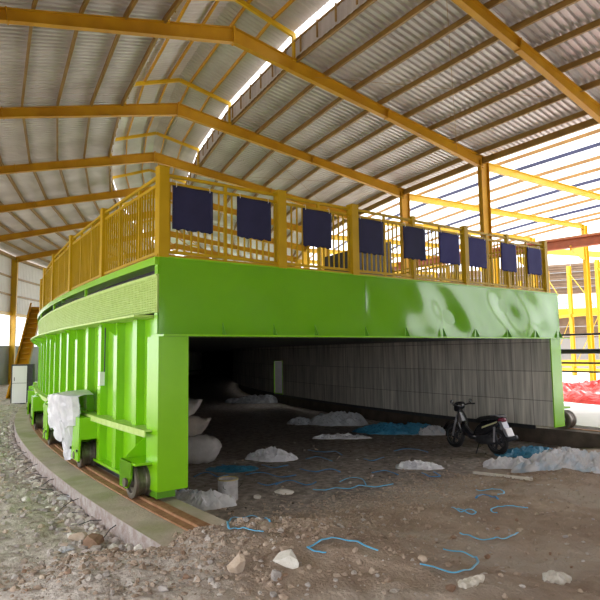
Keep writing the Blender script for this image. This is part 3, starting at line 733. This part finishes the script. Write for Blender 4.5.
crumple('plastic_sheet', at(418, 468), 1.15, .55, .22, CR-.05, 'white_plastic', 'white plastic scrap in front of the scooter front wheel', 'plastic sheet', seed=41)
crumple('plastic_sheet', at(517, 467), 1.55, .75, .34, CR-.45, 'white_plastic', 'white plastic bag lying just right of the scooter rear wheel', 'plastic sheet', seed=44)
crumple('plastic_sheet', at(562, 466), 1.9, 1.25, .52, CR, 'soiled_white', 'large white and blue plastic heap by the dark kerb, under the far green leg', 'plastic sheet', seed=47, n=60)
crumple('plastic_sheet', at(598, 468), 1.5, 1.3, .42, CR, 'soiled_white', 'white plastic heap at the edge of view beyond the largest heap', 'plastic sheet', seed=52)
crumple('tarpaulin', at(528, 455), 1.6, .9, .28, CR, 'blue_tarp', 'dark blue net crumpled between scooter and the largest white heap', 'tarpaulin', seed=57)
crumple('plastic_sheet', at(208, 505), 1.0, .75, .30, CR+.2, 'white_plastic', 'white crumpled sheet beside the paint can, by the near green leg', 'plastic sheet', seed=61)
crumple('plastic_sheet', at(184, 499), .75, .6, .26, CR, 'soiled_white', 'blue stained white rag under the near green leg', 'plastic sheet', seed=66)
crumple('plastic_sheet', at(232, 470), 1.3, .8, .10, CR, 'blue_tarp', 'thin blue sheet lying in front of the stacked sacks', 'plastic sheet', seed=71)
for (px, py, l, nm, sd) in ((72, 499, .55, 'white rubble bag fragment half buried beside the kerb', 81), (60, 483, .5, 'smaller white scrap farther along the kerb rubble', 83), (66, 551, .22, 'tiny blue and white scrap left of the brown rock', 86)):
    crumple('plastic_scrap', at(px, py), l, l*.6, .10, .3, 'soiled_white', nm, 'plastic scrap', seed=sd, n=24)
crumple('plastic_scrap', at(557, 579), .42, .26, .07, .3, 'stone_pale', 'flat pale crumpled scrap on the earth below the lowest blue straps', 'plastic scrap', seed=91, n=26)
crumple('plastic_scrap', at(470, 584), .42, .2, .04, .3, 'pale_wood', 'flat pale patch of paper in the foreground earth', 'plastic scrap', seed=92, n=24)
crumple('red_tarpaulin', P(54.2, .085, 0), 9.5, 4.2, 1.25, PI/2-.2, 'red_tarp', 'red tarpaulin heaped over something on the bright courtyard floor', 'tarpaulin', seed=101, n=60)
# red tarpaulin stands on the concrete, not on earth
rt_ = [o for o in bpy.data.objects if o.name.startswith('red_tarpaulin')][0]
me = rt_.data; g0 = rt_.location.z
for v in me.vertices:
    w = v.co+rt_.location; v.co.z = (w.z-gzf(w.x, w.y))
rt_.location.z = .0

# white wrapping over the second drive motor: a draped bag
def motor_wrap():
    a0 = .060; t = thing('plastic_wrap', P(76.1, a0, 0), 'white plastic bag wrapped over a drive motor on the green wall', 'plastic bag')
    td = Vector((math.sin(a0), math.cos(a0), 0)); e = P(1, a0, 0)
    def drape(base, W, top, out, hem, seed, nu=44, nv=40):
        m = MB()
        for lay in (0, 1):
            for i in range(nu+1):
                for j in range(nv+1):
                    u, v = -1+2*i/nu, j/nv; sd_ = 1-abs(u)**3
                    f = float(fbm(u*2.2+seed, v*2.4, 4, seed)); rid = abs(float(fbm(u*4.5+seed, v*1.6+f, 3, seed+4)))
                    tp = top(u)-.10*(1-sd_)
                    if v < .35: q = v/.35; R_ = out*q**.8; z = tp-.07*q*q
                    else: q = (v-.35)/.65; R_ = out*(1-.25*q)+.10*f; z = tp-.07-(tp-.07-hem(u))*q
                    R_ = R_*(.45+.55*sd_**.5)+.09*(rid-.2)+(-.018 if lay else 0)
                    m.v.append(base+td*(u*W*(1-.12*(v if v > .35 else .35)))+e*max(R_, -.04)+Vector((0, 0, z+.05*f)))
        Q = (nu+1)*(nv+1)
        for i in range(nu):
            for j in range(nv):
                k = i*(nv+1)+j; m.f.append((k, k+1, k+nv+2, k+nv+1)); m.f.append((Q+k+nv+1, Q+k+nv+2, Q+k+1, Q+k))
        for i in range(nu):
            for k in (i*(nv+1), i*(nv+1)+nv): m.f.append((k, k+nv+1, Q+k+nv+1, Q+k))
        for j in range(nv):
            for k in (j, nu*(nv+1)+j): m.f.append((k, k+1, Q+k+1, Q+k))
        return m
    drape(P(75.9, a0, 0), 1.2, lambda u: 1.44-.10*u, .60, lambda u: .50+.25*u*u+.10*math.sin(u*6), 5).build('bag', 'white_plastic', t)
    drape(P(75.98, a0-.006, 0), .40, lambda u: .95, .38, lambda u: .06+.10*abs(u), 12, 24, 30).build('bag_tail', 'white_plastic', t)
motor_wrap()

# blue straps
STRAP = []
def strap(pts, label, mt='blue_strap', w=.014, closed=False, lift=.026):
    g = [at(px, py) for (px, py) in pts]
    out = []
    n = len(g)
    for i in range(n-1):
        p0, p1, p2, p3 = g[max(0, i-1)], g[i], g[i+1], g[min(n-1, i+2)]
        for q in range(8):
            t = q/8
            v = .5*((2*p1)+(p2-p0)*t+(2*p0-5*p1+4*p2-p3)*t*t+(3*p1-p0-3*p2+p3)*t**3); out.append(v)
    out.append(g[-1])
    pts3 = [Vector((v.x, v.y, gzf(v.x, v.y)+lift+.006*math.sin(i*.25))) for i, v in enumerate(out)]
    for _ in range(2):
        zs = [q.z for q in pts3]
        for i in range(1, len(pts3)-1): pts3[i].z = max(zs[i], (zs[i-1]+zs[i]+zs[i+1])/3)
    STRAP.extend((q.x, q.y) for q in pts3)
    m = MB(); m.tube(pts3, w, 8, flat=.45)
    c = pts3[0]; o = m.build('strap', mt, None, smooth=True, origin=(c.x, c.y, c.z-lift))
    tag(o, label, 'strap', 'blue packing straps on the ground'); return o
strap([(270, 524), (258, 520), (243, 519), (230, 522), (228, 527), (236, 530), (250, 532), (263, 535)], 'light blue strap bent in a hook, nearest the rail kerb end')
strap([(326, 555), (312, 553), (308, 549), (318, 545), (340, 542), (360, 545), (378, 553)], 'light blue strap curved beside the pale block')
strap([(420, 567), (440, 573), (460, 574), (476, 568), (477, 562), (466, 555), (443, 551)], 'light blue strap in an open loop, lowest one in the foreground')
strap([(460, 535), (472, 539), (492, 541), (508, 540), (518, 535)], 'light blue strap lying nearly straight just above the lowest loop')
strap([(452, 509), (460, 514), (468, 511), (476, 514), (470, 516), (458, 510)], 'small tangled light blue strap left of the forked one')
strap([(528, 510), (512, 508), (500, 508), (491, 511), (497, 515)], 'thin light blue strap with a bent end, right of the tangled one')
strap([(476, 491), (490, 491), (504, 493), (498, 496)], 'blue strap nearest in front of the long pale stick')
strap([(313, 491), (325, 492), (335, 489), (350, 490), (361, 487), (376, 488), (393, 485)], 'long blue strap winding across the floor in front of the tunnel', w=.02)
strap([(340, 483), (352, 479), (362, 480), (366, 486)], 'short blue strap curled just behind the long winding one')
strap([(308, 451), (322, 453), (335, 452), (342, 456)], 'dark blue strap on the tunnel floor beyond the white sheet', 'navy_strap', .02)
strap([(364, 460), (372, 462), (384, 458)], 'dark blue strap on the tunnel floor left of the white scrap', 'navy_strap', .02)
strap([(422, 474), (430, 478), (440, 477), (434, 473)], 'blue strap bundle right under the white scrap', 'navy_strap', .02)
strap([(222, 466), (235, 469), (245, 467), (258, 470)], 'dull blue strap in front of the sacks', 'navy_strap', .02)
strap([(246, 476), (262, 474), (280, 478), (296, 476)], 'dull blue strap on the floor right of the paint can', 'navy_strap', .02)
strap([(276, 486), (290, 482), (306, 486), (316, 483)], 'dull blue strap just above the brown earth bank', 'navy_strap', .022)
strap([(394, 452), (410, 450), (428, 453)], 'dark blue strap near the scooter front wheel', 'navy_strap', .02)
for pts, lb in (([(194, 478), (206, 474), (218, 478), (228, 476)], 'short dull blue strap between the sacks and the paint can'),
                ([(262, 466), (274, 469), (288, 466)], 'short dull blue strap just under the lone white sheet'),
                ([(300, 470), (314, 473), (330, 470), (340, 473)], 'dull blue strap halfway between the lone white sheet and the long winding strap'),
                ([(306, 460), (318, 458), (332, 462)], 'dull blue strap behind, nearest the dark blue one beyond the white sheet'),
                ([(258, 484), (268, 487), (280, 483)], 'short dull blue strap right of the paint can on the bank'),
                ([(372, 474), (386, 472), (398, 476)], 'dull blue strap left of the strap bundle under the white scrap'),
                ([(476, 500), (486, 497), (498, 501)], 'short dull blue strap between the tangled and the highest light ones')):
    strap(pts, lb, 'navy_strap', .02)
# pale stick and ropes
g1, g2 = at(474, 474), at(532, 481)
m = MB(); m.bar(g1+Vector((0, 0, .03)), g2+Vector((0, 0, .03)), .07, .05); o = m.build('wooden_stick', 'pale_wood', origin=g1); tag(o, 'long pale wooden stick on the ground in front of the scooter', 'stick')

# stacked sacks inside the near leg
def sack(c, L, W, H, rot, label, mt, seed, tuft=True):
    t = thing('sack', c, label, 'sack', 'sacks stacked inside the near leg'); m = MB(); n, k = 26, 28
    ax = Vector((math.cos(rot), math.sin(rot), 0)); sd = Vector((-math.sin(rot), math.cos(rot), 0))
    for i in range(n+1):
        u = -1+2*i/n; ez = max(.07, (1-abs(u)**(5 if not tuft else 3))**.6 if abs(u) < 1 else 0); ey = max(.86 if tuft else .55, (1-abs(u)**9)**.5 if abs(u) < 1 else 0)
        curl = (.16 if tuft else .03)*max(0, (u-.72)/.28)**1.5
        for j in range(k):
            w = 2*PI*j/k; cw, sw = math.cos(w), math.sin(w)
            sx = math.copysign(abs(cw)**.7, cw); sz = math.copysign(abs(sw)**.8, sw)
            wr = 1+.16*float(fbm(u*4+seed, w*1.6, 3, seed))+.05*math.sin(u*23+sx*4+seed)*(abs(u) > .45)
            m.v.append(Vector(c)+ax*(u*L/2+.05*float(fbm(w*2, seed, 2, 3)))+sd*(sx*W/2*ey)+Vector((0, 0, H/2+sz*H/2*ez*wr+curl)))
    for i in range(n):
        for j in range(k): m.f.append((i*k+j, i*k+(j+1) % k, (i+1)*k+(j+1) % k, (i+1)*k+j))
    m.f.append(tuple(range(k))[::-1]); m.f.append(tuple(n*k+j for j in range(k)))
    m.build('body', mt, t, smooth=True)
    if False:
        m = MB(); E_ = Vector(c)+ax*(L/2-.02)+Vector((0, 0, H*.5))
        pts = []
        m2 = 12
        for i, (q, w_, h_, z) in enumerate(((0, .10, .06, 0), (.08, .13, .05, .05), (.16, .20, .035, .13), (.22, .26, .02, .2))):
            for j in range(m2):
                b = 2*PI*j/m2; m.v.append(E_+ax*q+sd*math.cos(b)*w_+Vector((0, 0, z+math.sin(b)*h_)))
        for i in range(3):
            for j in range(m2): m.f.append((i*m2+j, i*m2+(j+1) % m2, (i+1)*m2+(j+1) % m2, (i+1)*m2+j))
        m.f.append(tuple(range(m2))[::-1]); m.f.append(tuple(3*m2+j for j in range(m2)))
        m.build('tied_end', mt, t, smooth=True)
    return t
g = at(198, 463); axr = -YAW
ax = Vector((math.cos(axr), math.sin(axr), 0))
end = g+ax*.55
zf = gzf(g.x, g.y)
sack(Vector((end.x, end.y, zf))-ax*.75, 1.5, .8, .66, axr, 'bottom white sack of the stack inside the near green leg', 'sack', 2, False)
sack(Vector((end.x, end.y, zf+.64))-ax*1.02, 1.5, .75, .50, axr, 'middle tan sack of the stack inside the near green leg', 'sack_tan', 5)
sack(Vector((end.x, end.y, zf+1.10))-ax*1.22, 1.45, .7, .50, axr, 'top white sack of the stack inside the near green leg', 'sack', 9)

# paint can
g = at(228, 499); t = thing('paint_can', g, 'open grey paint can with yellowed rim on the ground by the near leg', 'can')
m = MB(); m.lathe(g, (0, 0, 1), [(-.02, .16), (-.02, .185), (.0, .19), (.12, .187), (.125, .192), (.135, .187), (.25, .187), (.255, .192), (.265, .187), (.36, .187), (.36, .17), (.06, .17)], 32); m.build('can_body', 'can_metal', t)
m = MB(); m.tube([g+Vector((math.cos(w)*.187, math.sin(w)*.187, .365)) for w in np.linspace(0, 2*PI, 33)[:-1]], .013, 8, closed=True); m.build('rim', 'can_rim', t, smooth=True)
m = MB(); m.tube([g+Vector((.2*math.cos(w), .2*math.sin(w)*.3-.18, .30-.12*math.sin(w))) for w in np.linspace(0, PI, 14)], .005, 6); m.build('handle', 'dark_steel', t)

# motor scooter, parked along the wall, tail towards the camera side
def scooter():
    rear = at(498, 455); front = at(453, 447)
    dv = (front-rear); dv.z = 0; ang = math.atan2(dv.y, dv.x); S = 1.15
    t = thing('motor_scooter', rear, 'black motor scooter parked inside the tunnel before the lined wall', 'scooter')
    t.rotation_euler = (0, 0, ang); t.scale = (S, S, S)
    X = lambda x, y, z: Vector((x, y, z))
    def ob(m, name, mt, par=t, sm=False): return m.build(name, mt, par, smooth=sm, origin=None)
    # build in local coordinates (the root's location is added so that build() takes it away again)
    loc = Vector(t.location)
    class L(MB):
        def build(s, name, mt, par, smooth=False):
            s.v = [q+loc for q in s.v]; return MB.build(s, name, mt, par, smooth)
    WB = 1.26; r = .29
    for x, nm in ((0, 'rear'), (WB, 'front')):
        m = L(); m.tube([(x+math.cos(w_)*(r-.047), 0, r+math.sin(w_)*(r-.047)) for w_ in np.linspace(0, 2*PI, 37)[:-1]], .048, 10, closed=True); w = m.build('wheel', 'tyre', t, True)
        m = L()
        for yy in (-.045, .045): m.tube([(x+math.cos(w_)*.195, yy, r+math.sin(w_)*.195) for w_ in np.linspace(0, 2*PI, 29)[:-1]], .016, 6, closed=True)
        m.lathe((x, -.06, r), (0, 1, 0), [(0, .05), (.12, .05)], 12)
        for q in range(5):
            b = 2*PI*q/5; m.bar((x, 0, r), (x+.2*math.cos(b), 0, r+.2*math.sin(b)), .04, .03, up=(0, 1, 0))
        m.build('rim', 'dark_steel', w)
    def loft(secs, n=14):
        m = L()
        for (x, z, hw, hh) in secs:
            for j in range(n):
                b = 2*PI*j/n; m.v.append(Vector((x, math.copysign(abs(math.cos(b))**.8, math.cos(b))*hw, z+math.copysign(abs(math.sin(b))**.8, math.sin(b))*hh)))
        for i in range(len(secs)-1):
            for j in range(n): m.f.append((i*n+j, i*n+(j+1) % n, (i+1)*n+(j+1) % n, (i+1)*n+j))
        m.f.append(tuple(range(n))[::-1]); m.f.append(tuple((len(secs)-1)*n+j for j in range(n))); return m
    loft([(-.16, .78, .03, .02), (-.1, .74, .08, .07), (.05, .66, .12, .12), (.35, .55, .13, .17), (.5, .48, .11, .14), (.60, .40, .09, .08)]).build('tail_body', 'bike_black', t, True)
    loft([(.52, .34, .10, .07), (.7, .33, .11, .07), (.88, .42, .11, .10), (.98, .55, .12, .14)]).build('footboard', 'bike_black', t, True)
    loft([(.93, .36, .10, .02), (.97, .55, .17, .16), (1.03, .72, .16, .12), (1.06, .86, .09, .08), (1.10, .92, .05, .03)]).build('leg_shield', 'bike_black', t, True)
    loft([(-.14, .82, .07, .02), (-.05, .82, .11, .045), (.2, .80, .12, .05), (.42, .76, .11, .05), (.52, .74, .06, .03)]).build('seat', 'tyre', t, True)
    h = loft([(.97, 1.0, .06, .04), (1.03, 1.02, .15, .09), (1.13, .98, .14, .12), (1.2, .93, .07, .07)]).build('handlebar_cover', 'bike_black', t, True)
    m = L(); m.tube([(.93, -.36, 1.05), (1.0, -.24, 1.05), (1.06, -.1, 1.02), (1.06, .1, 1.02), (1.0, .24, 1.05), (.93, .36, 1.05)], .018, 8); m.build('handlebar', 'tyre', h, True)
    for s in (-1, 1):
        m = L(); m.tube([(1.02, s*.2, 1.05), (1.02, s*.27, 1.10)], .007, 6); m.lathe((1.02, s*.31, 1.11), (1, 0, 0), [(-.015, .03), (-.01, .05), (.01, .05)], 14); m.build('mirror', 'bike_black', h)
        m = L(); m.tube([(1.10, s*.075, .80), (1.2, s*.075, .5), (WB, s*.075, r)], .024, 8); m.build('fork_leg', 'bike_grey', t, True)
        m = L(); m.prism([(-.12, s*.125, .76), (.30, s*.135, .60), (.31, s*.135, .56), (-.10, s*.125, .72)], (0, s*.006, 0)); m.build('side_stripe', 'bike_yellow', t)
        m = L(); m.tube([(0, s*.11, r), (-.02, s*.11, .62)], .022, 8); m.build('shock_absorber', 'bike_grey', t)
    m = L()
    for i in range(13):
        b = math.radians(20+i*11); 
        for s in (-.06, .06): m.v.append(Vector((WB+math.cos(b)*.335, s, r+math.sin(b)*.335)))
        for s in (-.06, .06): m.v.append(Vector((WB+math.cos(b)*.345, s, r+math.sin(b)*.345)))
    for i in range(12):
        k = 4*i; m.f += [(k, k+1, k+5, k+4), (k+2, k+6, k+7, k+3), (k, k+4, k+6, k+2), (k+1, k+3, k+7, k+5)]
    m.build('front_mudguard', 'bike_black', t)
    m = L(); m.prism([(-.20, -.09, .76), (-.12, -.09, .76), (-.31, -.09, .44), (-.36, -.09, .44)], (0, .18, 0)); m.build('rear_mudguard', 'bike_grey', t)
    m = L(); m.prism([(-.30, -.10, .62), (-.31, -.10, .62), (-.39, -.10, .46), (-.38, -.10, .46)], (0, .20, 0)); m.build('number_plate', 'board_white', t)
    loft([(-.24, .78, .04, .03), (-.20, .79, .10, .05), (-.12, .78, .10, .06)]).build('tail_light', 'bike_red', t, True)
    loft([(.0, r, .06, .06), (.2, .31, .10, .11), (.5, .30, .11, .12), (.62, .3, .07, .07)]).build('engine', 'dark_steel', t, True)
    m = L(); m.tube([(.45, -.13, .22), (.2, -.16, .24), (-.05, -.17, .3), (-.38, -.17, .42)], [.03, .035, .055, .05], 12); m.build('exhaust', 'dark_steel', t, True)
    m = L(); m.tube([(-.18, -.10, .86), (-.10, -.14, .89), (.05, -.14, .87)], .014, 6); m.tube([(-.18, .10, .86), (-.10, .14, .89), (.05, .14, .87)], .014, 6); m.tube([(-.18, -.10, .86), (-.20, 0, .87), (-.18, .10, .86)], .014, 6); m.build('grab_rail', 'bike_grey', t, True)
    m = L(); m.tube([(.42, .1, .24), (.36, .30, .0)], .014, 6); m.build('kickstand', 'dark_steel', t)
scooter()

# switch cabinet, stair and posts at the kiln's far curve
a = .33; t = thing('switch_cabinet', P(77.15, a, gzf(*P(77.15, a, 0).xy)), 'white fronted black switch cabinet on the path beyond the green wall', 'cabinet')
td = Vector((math.sin(a), math.cos(a), 0)); z0 = t.location.z
q = lambda R, s, z: P(R, a, z)+td*s
m = MB(); m.hexa([q(76.62, 0, z0), q(77.68, 0, z0), q(77.68, .7, z0), q(76.62, .7, z0)], [q(76.62, 0, 1.78), q(77.68, 0, 1.78), q(77.68, .7, 1.78), q(76.62, .7, 1.78)]); m.build('body', 'dark_steel', t)
for (za, zb) in ((z0+.06, .78), (.80, 1.70)):
    m = MB(); m.hexa([q(76.92, -.03, za), q(77.62, -.03, za), q(77.62, 0, za), q(76.92, 0, za)], [q(76.92, -.03, zb), q(77.62, -.03, zb), q(77.62, 0, zb), q(76.92, 0, zb)]); m.build('door', 'board_white', t)
m = MB(); m.bar(q(77.52, -.04, .9), q(77.52, -.04, 1.1), .03, .02, up=td); m.build('handle', 'dark_steel', t)
g0, g1 = .366, .437
t = thing('stair', P(78.0, g0, gzf(*P(78.0, g0, 0).xy)), 'steep yellow steel stair rising beside the far end of the green wall', 'stair')
for R in (77.65, 78.35):
    A = P(R, g0, t.location.z); B = P(R, g1, 5.65); m = MB(); m.bar(A, B, .09, .34); m.build('stringer', 'yellow_frame', t)
m = MB(); A = P(78.0, g0, t.location.z-.1); B = P(78.0, g1, 5.5); m.bar(A, B, .62, .03); m.build('soffit_plate', 'yellow_frame', t)
for i in range(1, 18):
    u = i/18; aa = g0+(g1-g0)*u; z = t.location.z+(5.65-t.location.z)*u; td2 = Vector((math.sin(aa), math.cos(aa), 0))
    m = MB(); m.hexa([P(77.69, aa, z)-td2*.12, P(78.31, aa, z)-td2*.12, P(78.31, aa, z)+td2*.12, P(77.69, aa, z)+td2*.12], [P(77.69, aa, z+.03)-td2*.12, P(78.31, aa, z+.03)-td2*.12, P(78.31, aa, z+.03)+td2*.12, P(77.69, aa, z+.03)+td2*.12]); m.build('tread', 'yellow_frame', t)

# ------------------------------------------------------------------ stones and rubble
def rock_verts(r, seed, flat=.7, n=2):
    import bmesh
    bm = bmesh.new(); bmesh.ops.create_icosphere(bm, subdivisions=n, radius=1)
    rnd = random.Random(seed); cuts = [(Vector((rnd.gauss(0, 1), rnd.gauss(0, 1), rnd.gauss(0, 1))).normalized(), rnd.uniform(.45, .8)) for _ in range(9)]
    sc_ = Vector((rnd.uniform(.8, 1.3), rnd.uniform(.7, 1.1), flat*rnd.uniform(.7, 1.1)))
    vs = []
    for v in bm.verts:
        c = v.co.copy()
        for (nn, dd) in cuts:
            k = c.dot(nn)
            if k > dd: c -= nn*(k-dd)
        c *= 1.25
        vs.append(Vector((c.x*sc_.x*r, c.y*sc_.y*r, c.z*sc_.z*r)))
    fs = [tuple(v.index for v in f.verts) for f in bm.faces]
    bm.free(); return vs, fs
def stone(p, r, mt, label, seed, group=None, flat=.7):
    vs, fs = rock_verts(r, seed, flat); m = MB(); zlo = min(v.z for v in vs)
    b = seed*1.3; m.add([Vector((v.x*math.cos(b)-v.y*math.sin(b), v.x*math.sin(b)+v.y*math.cos(b), v.z-zlo*.7))+Vector(p) for v in vs], fs)
    o = m.build('stone', mt, origin=p); return tag(o, label, 'stone', group)
stone(at(93, 549), .17, 'stone_brown', 'big rounded brown rock at the foot of the kerb rubble', 3)
stone(at(78, 541), .10, 'stone_tan', 'tan rock chip just left of the big brown rock', 4)
stone(at(289, 566), .115, 'stone_pale', 'pale square block in the foreground earth beside the curved blue strap', 11)
stone(at(238, 571), .12, 'stone_tan', 'flat tan stone left of the pale square block', 12)
stone(at(284, 494), .15, 'stone_pale', 'pale stone lying on the brown earth bank crest', 14, flat=.5)
stone(at(276, 580), .07, 'stone_grey', 'grey stone just below the pale square block', 15)
stone(at(164, 592), .055, 'stone_grey', 'grey stone near the lower edge of view, left part of the earth', 16)
stone(at(258, 498), .07, 'stone_pale', 'small pale stone right of the paint can', 18)
rnd = random.Random(5)
n = 0
while n < 46:
    px, py = rnd.uniform(5, 595), rnd.uniform(505, 597)
    if px < 170 and py < 545: continue
    g = at(px, py); Rg = math.hypot(g.x, g.y)
    stone(g, rnd.uniform(.018, .045), rnd.choice(['stone_tan', 'stone_tan', 'stone_brown', 'stone_grey']), 'small stone loose on the bare earth in front of the kiln', 100+n, 'small stones on the bare earth', .75); n += 1
# gravel nobody could count
SA = np.array(STRAP)
bank = [rock_verts(1, 900+i, .7, 1) for i in range(10)]
def scatter(name, count, fn, mts, label, cat, seed):
    rnd = random.Random(seed); V = []; F = []; MI_ = []
    for i in range(count):
        x, y, r = fn(rnd)
        while r > .008 and float(np.min(np.hypot(SA[:, 0]-x, SA[:, 1]-y))) < r*2+.05: x, y, r = fn(rnd)
        z = gzf(x, y); vs, fs = bank[i % 10]; b = rnd.uniform(0, 6.28); cb, sb = math.cos(b), math.sin(b); o = len(V)
        V += [(x+(v.x*cb-v.y*sb)*r, y+(v.x*sb+v.y*cb)*r, z+v.z*r+r*.2) for v in vs]; F += [tuple(q+o for q in f) for f in fs]; MI_ += [rnd.randrange(len(mts))]*len(fs)
    me = bpy.data.meshes.new(name); me.from_pydata(V, [], F); me.update()
    for k in mts: me.materials.append(MAT[k])
    me.polygons.foreach_set('material_index', MI_)
    o = bpy.data.objects.new(name, me); COL.objects.link(o); return tag(o, label, cat, None, 'stuff')
def f_front(rnd):
    R = rnd.uniform(68, 80); s = -1.2-abs(rnd.gauss(0, 2.4)); a = s/76; q = P(R, a, 0); return q.x, q.y, .008+.026*rnd.random()**3.5
def f_bank(rnd):
    R = rnd.uniform(69, 77); s = rnd.gauss(-1.2, .7)+(.0 if R > 74 else .2); q = P(R, s/76, 0); return q.x, q.y, .009+.024*rnd.random()**2.5
def f_heap(rnd):
    R = rnd.gauss(76.0, 1.5); s = -1.0-abs(rnd.gauss(0, 1.6)); q = P(R, s/76, 0); return q.x, q.y, .011+.042*rnd.random()**3
def f_left(rnd):
    R = 76.65+abs(rnd.gauss(0, 1.2)); s = rnd.uniform(-1.5, 24); q = P(R, s/76, 0); return q.x, q.y, .012+.05*rnd.random()**2.5
def f_chip(rnd):
    R = 76.62+abs(rnd.gauss(0, .28)); s = rnd.uniform(-1.2, 16); q = P(R, s/76, 0); return q.x, q.y, .018+.075*rnd.random()**2.5
def f_in(rnd):
    R = rnd.uniform(64.6, 75.2); s = abs(rnd.gauss(0, 4)); q = P(R, s/76, 0); return q.x, q.y, .008+.03*rnd.random()**3
scatter('gravel', 5200, f_front, ['clod', 'earth', 'clod', 'earth', 'pale_earth'], 'fine gravel and clods on the brown foreground earth', 'gravel', 1)
scatter('clods', 3600, f_bank, ['clod', 'earth', 'earth', 'clod'], 'brown clods of the earth bank in front of the tunnel mouth', 'clods', 2)
scatter('heap_clods', 2600, f_heap, ['earth', 'clod', 'clod', 'pale_earth', 'earth', 'clod'], 'brown clods of the heap burying the kerb end in the foreground', 'clods', 6)
scatter('rubble', 2200, f_left, ['stone_grey', 'pale_earth', 'stone_tan', 'pale_earth'], 'pale stony rubble on the path outside the kerb', 'rubble', 3)
scatter('broken_brick', 1500, f_chip, ['brick_chip', 'stone_grey', 'stone_pale', 'pale_earth'], 'broken brick and concrete chips along the kerb side', 'rubble', 4)
scatter('dirt_crumbs', 700, f_in, ['dark_earth', 'stone_grey', 'earth'], 'dark crumbs scattered over the tunnel floor', 'dirt', 5)
# reinforcing bars sticking out of the kerb side
for i in range(16):
    s = -.3+i*.62; a = s/76; A = P(76.58, a, -.16-.08*(i % 3)); 
    B = P(76.80+.10*(i % 2), a-.001+.002*((i*7) % 3), 0); B.z = gzf(B.x, B.y)+.05
    m = MB(); m.tube([A, A.lerp(B, .5)+Vector((0, 0, .03)), B], .007, 6); o = m.build('rebar', 'dark_steel', origin=A)
    tag(o, 'thin dark reinforcing bar sticking out of the broken kerb side', 'rebar', 'bars sticking out of the kerb')

# ------------------------------------------------------------------ light and camera
w = bpy.data.worlds.new('overcast'); sc.world = w; w.use_nodes = True
nt = w.node_tree; bg = nt.nodes['Background']
tc = nt.nodes.new('ShaderNodeTexCoord'); nz = nt.nodes.new('ShaderNodeTexNoise'); nz.inputs['Scale'].default_value = 2.2; nz.inputs['Detail'].default_value = 4
nt.links.new(tc.outputs['Generated'], nz.inputs['Vector'])
cr = nt.nodes.new('ShaderNodeValToRGB'); cr.color_ramp.elements[0].position = .3; cr.color_ramp.elements[0].color = (.86, .89, .95, 1); cr.color_ramp.elements[1].position = .7; cr.color_ramp.elements[1].color = (1, .98, .97, 1)
nt.links.new(nz.outputs['Fac'], cr.inputs[0]); nt.links.new(cr.outputs[0], bg.inputs['Color']); bg.inputs['Strength'].default_value = 1.0

sl = bpy.data.lights.new('sun', 'SUN'); sl.energy = 2.0; sl.angle = .06; sl.color = (1, .97, .92)
so = bpy.data.objects.new('sun', sl); COL.objects.link(so); so.location = (-60, 0, 40)
so.rotation_euler = Vector((math.cos(math.radians(82)), .12, -math.sin(math.radians(82)))).to_track_quat('-Z', 'Y').to_euler()

cam = bpy.data.cameras.new('camera'); co = bpy.data.objects.new('camera', cam); COL.objects.link(co)
cam.sensor_fit = 'HORIZONTAL'; cam.sensor_width = 36; cam.lens = 36*FPX/600; cam.clip_end = 600
Mx = Matrix((RT, UP, -fw)).transposed().to_4x4(); Mx.translation = Vector((CX, CY, CH)); co.matrix_world = Mx
sc.camera = co
sc.view_settings.view_transform = 'Standard'; sc.view_settings.look = 'None'; sc.view_settings.gamma = 1; sc.view_settings.use_curve_mapping = False
sc.view_settings.exposure = 1.98
sc.cycles.use_denoising = True
sc.cycles.max_bounces = 10; sc.cycles.diffuse_bounces = 6; sc.cycles.glossy_bounces = 4
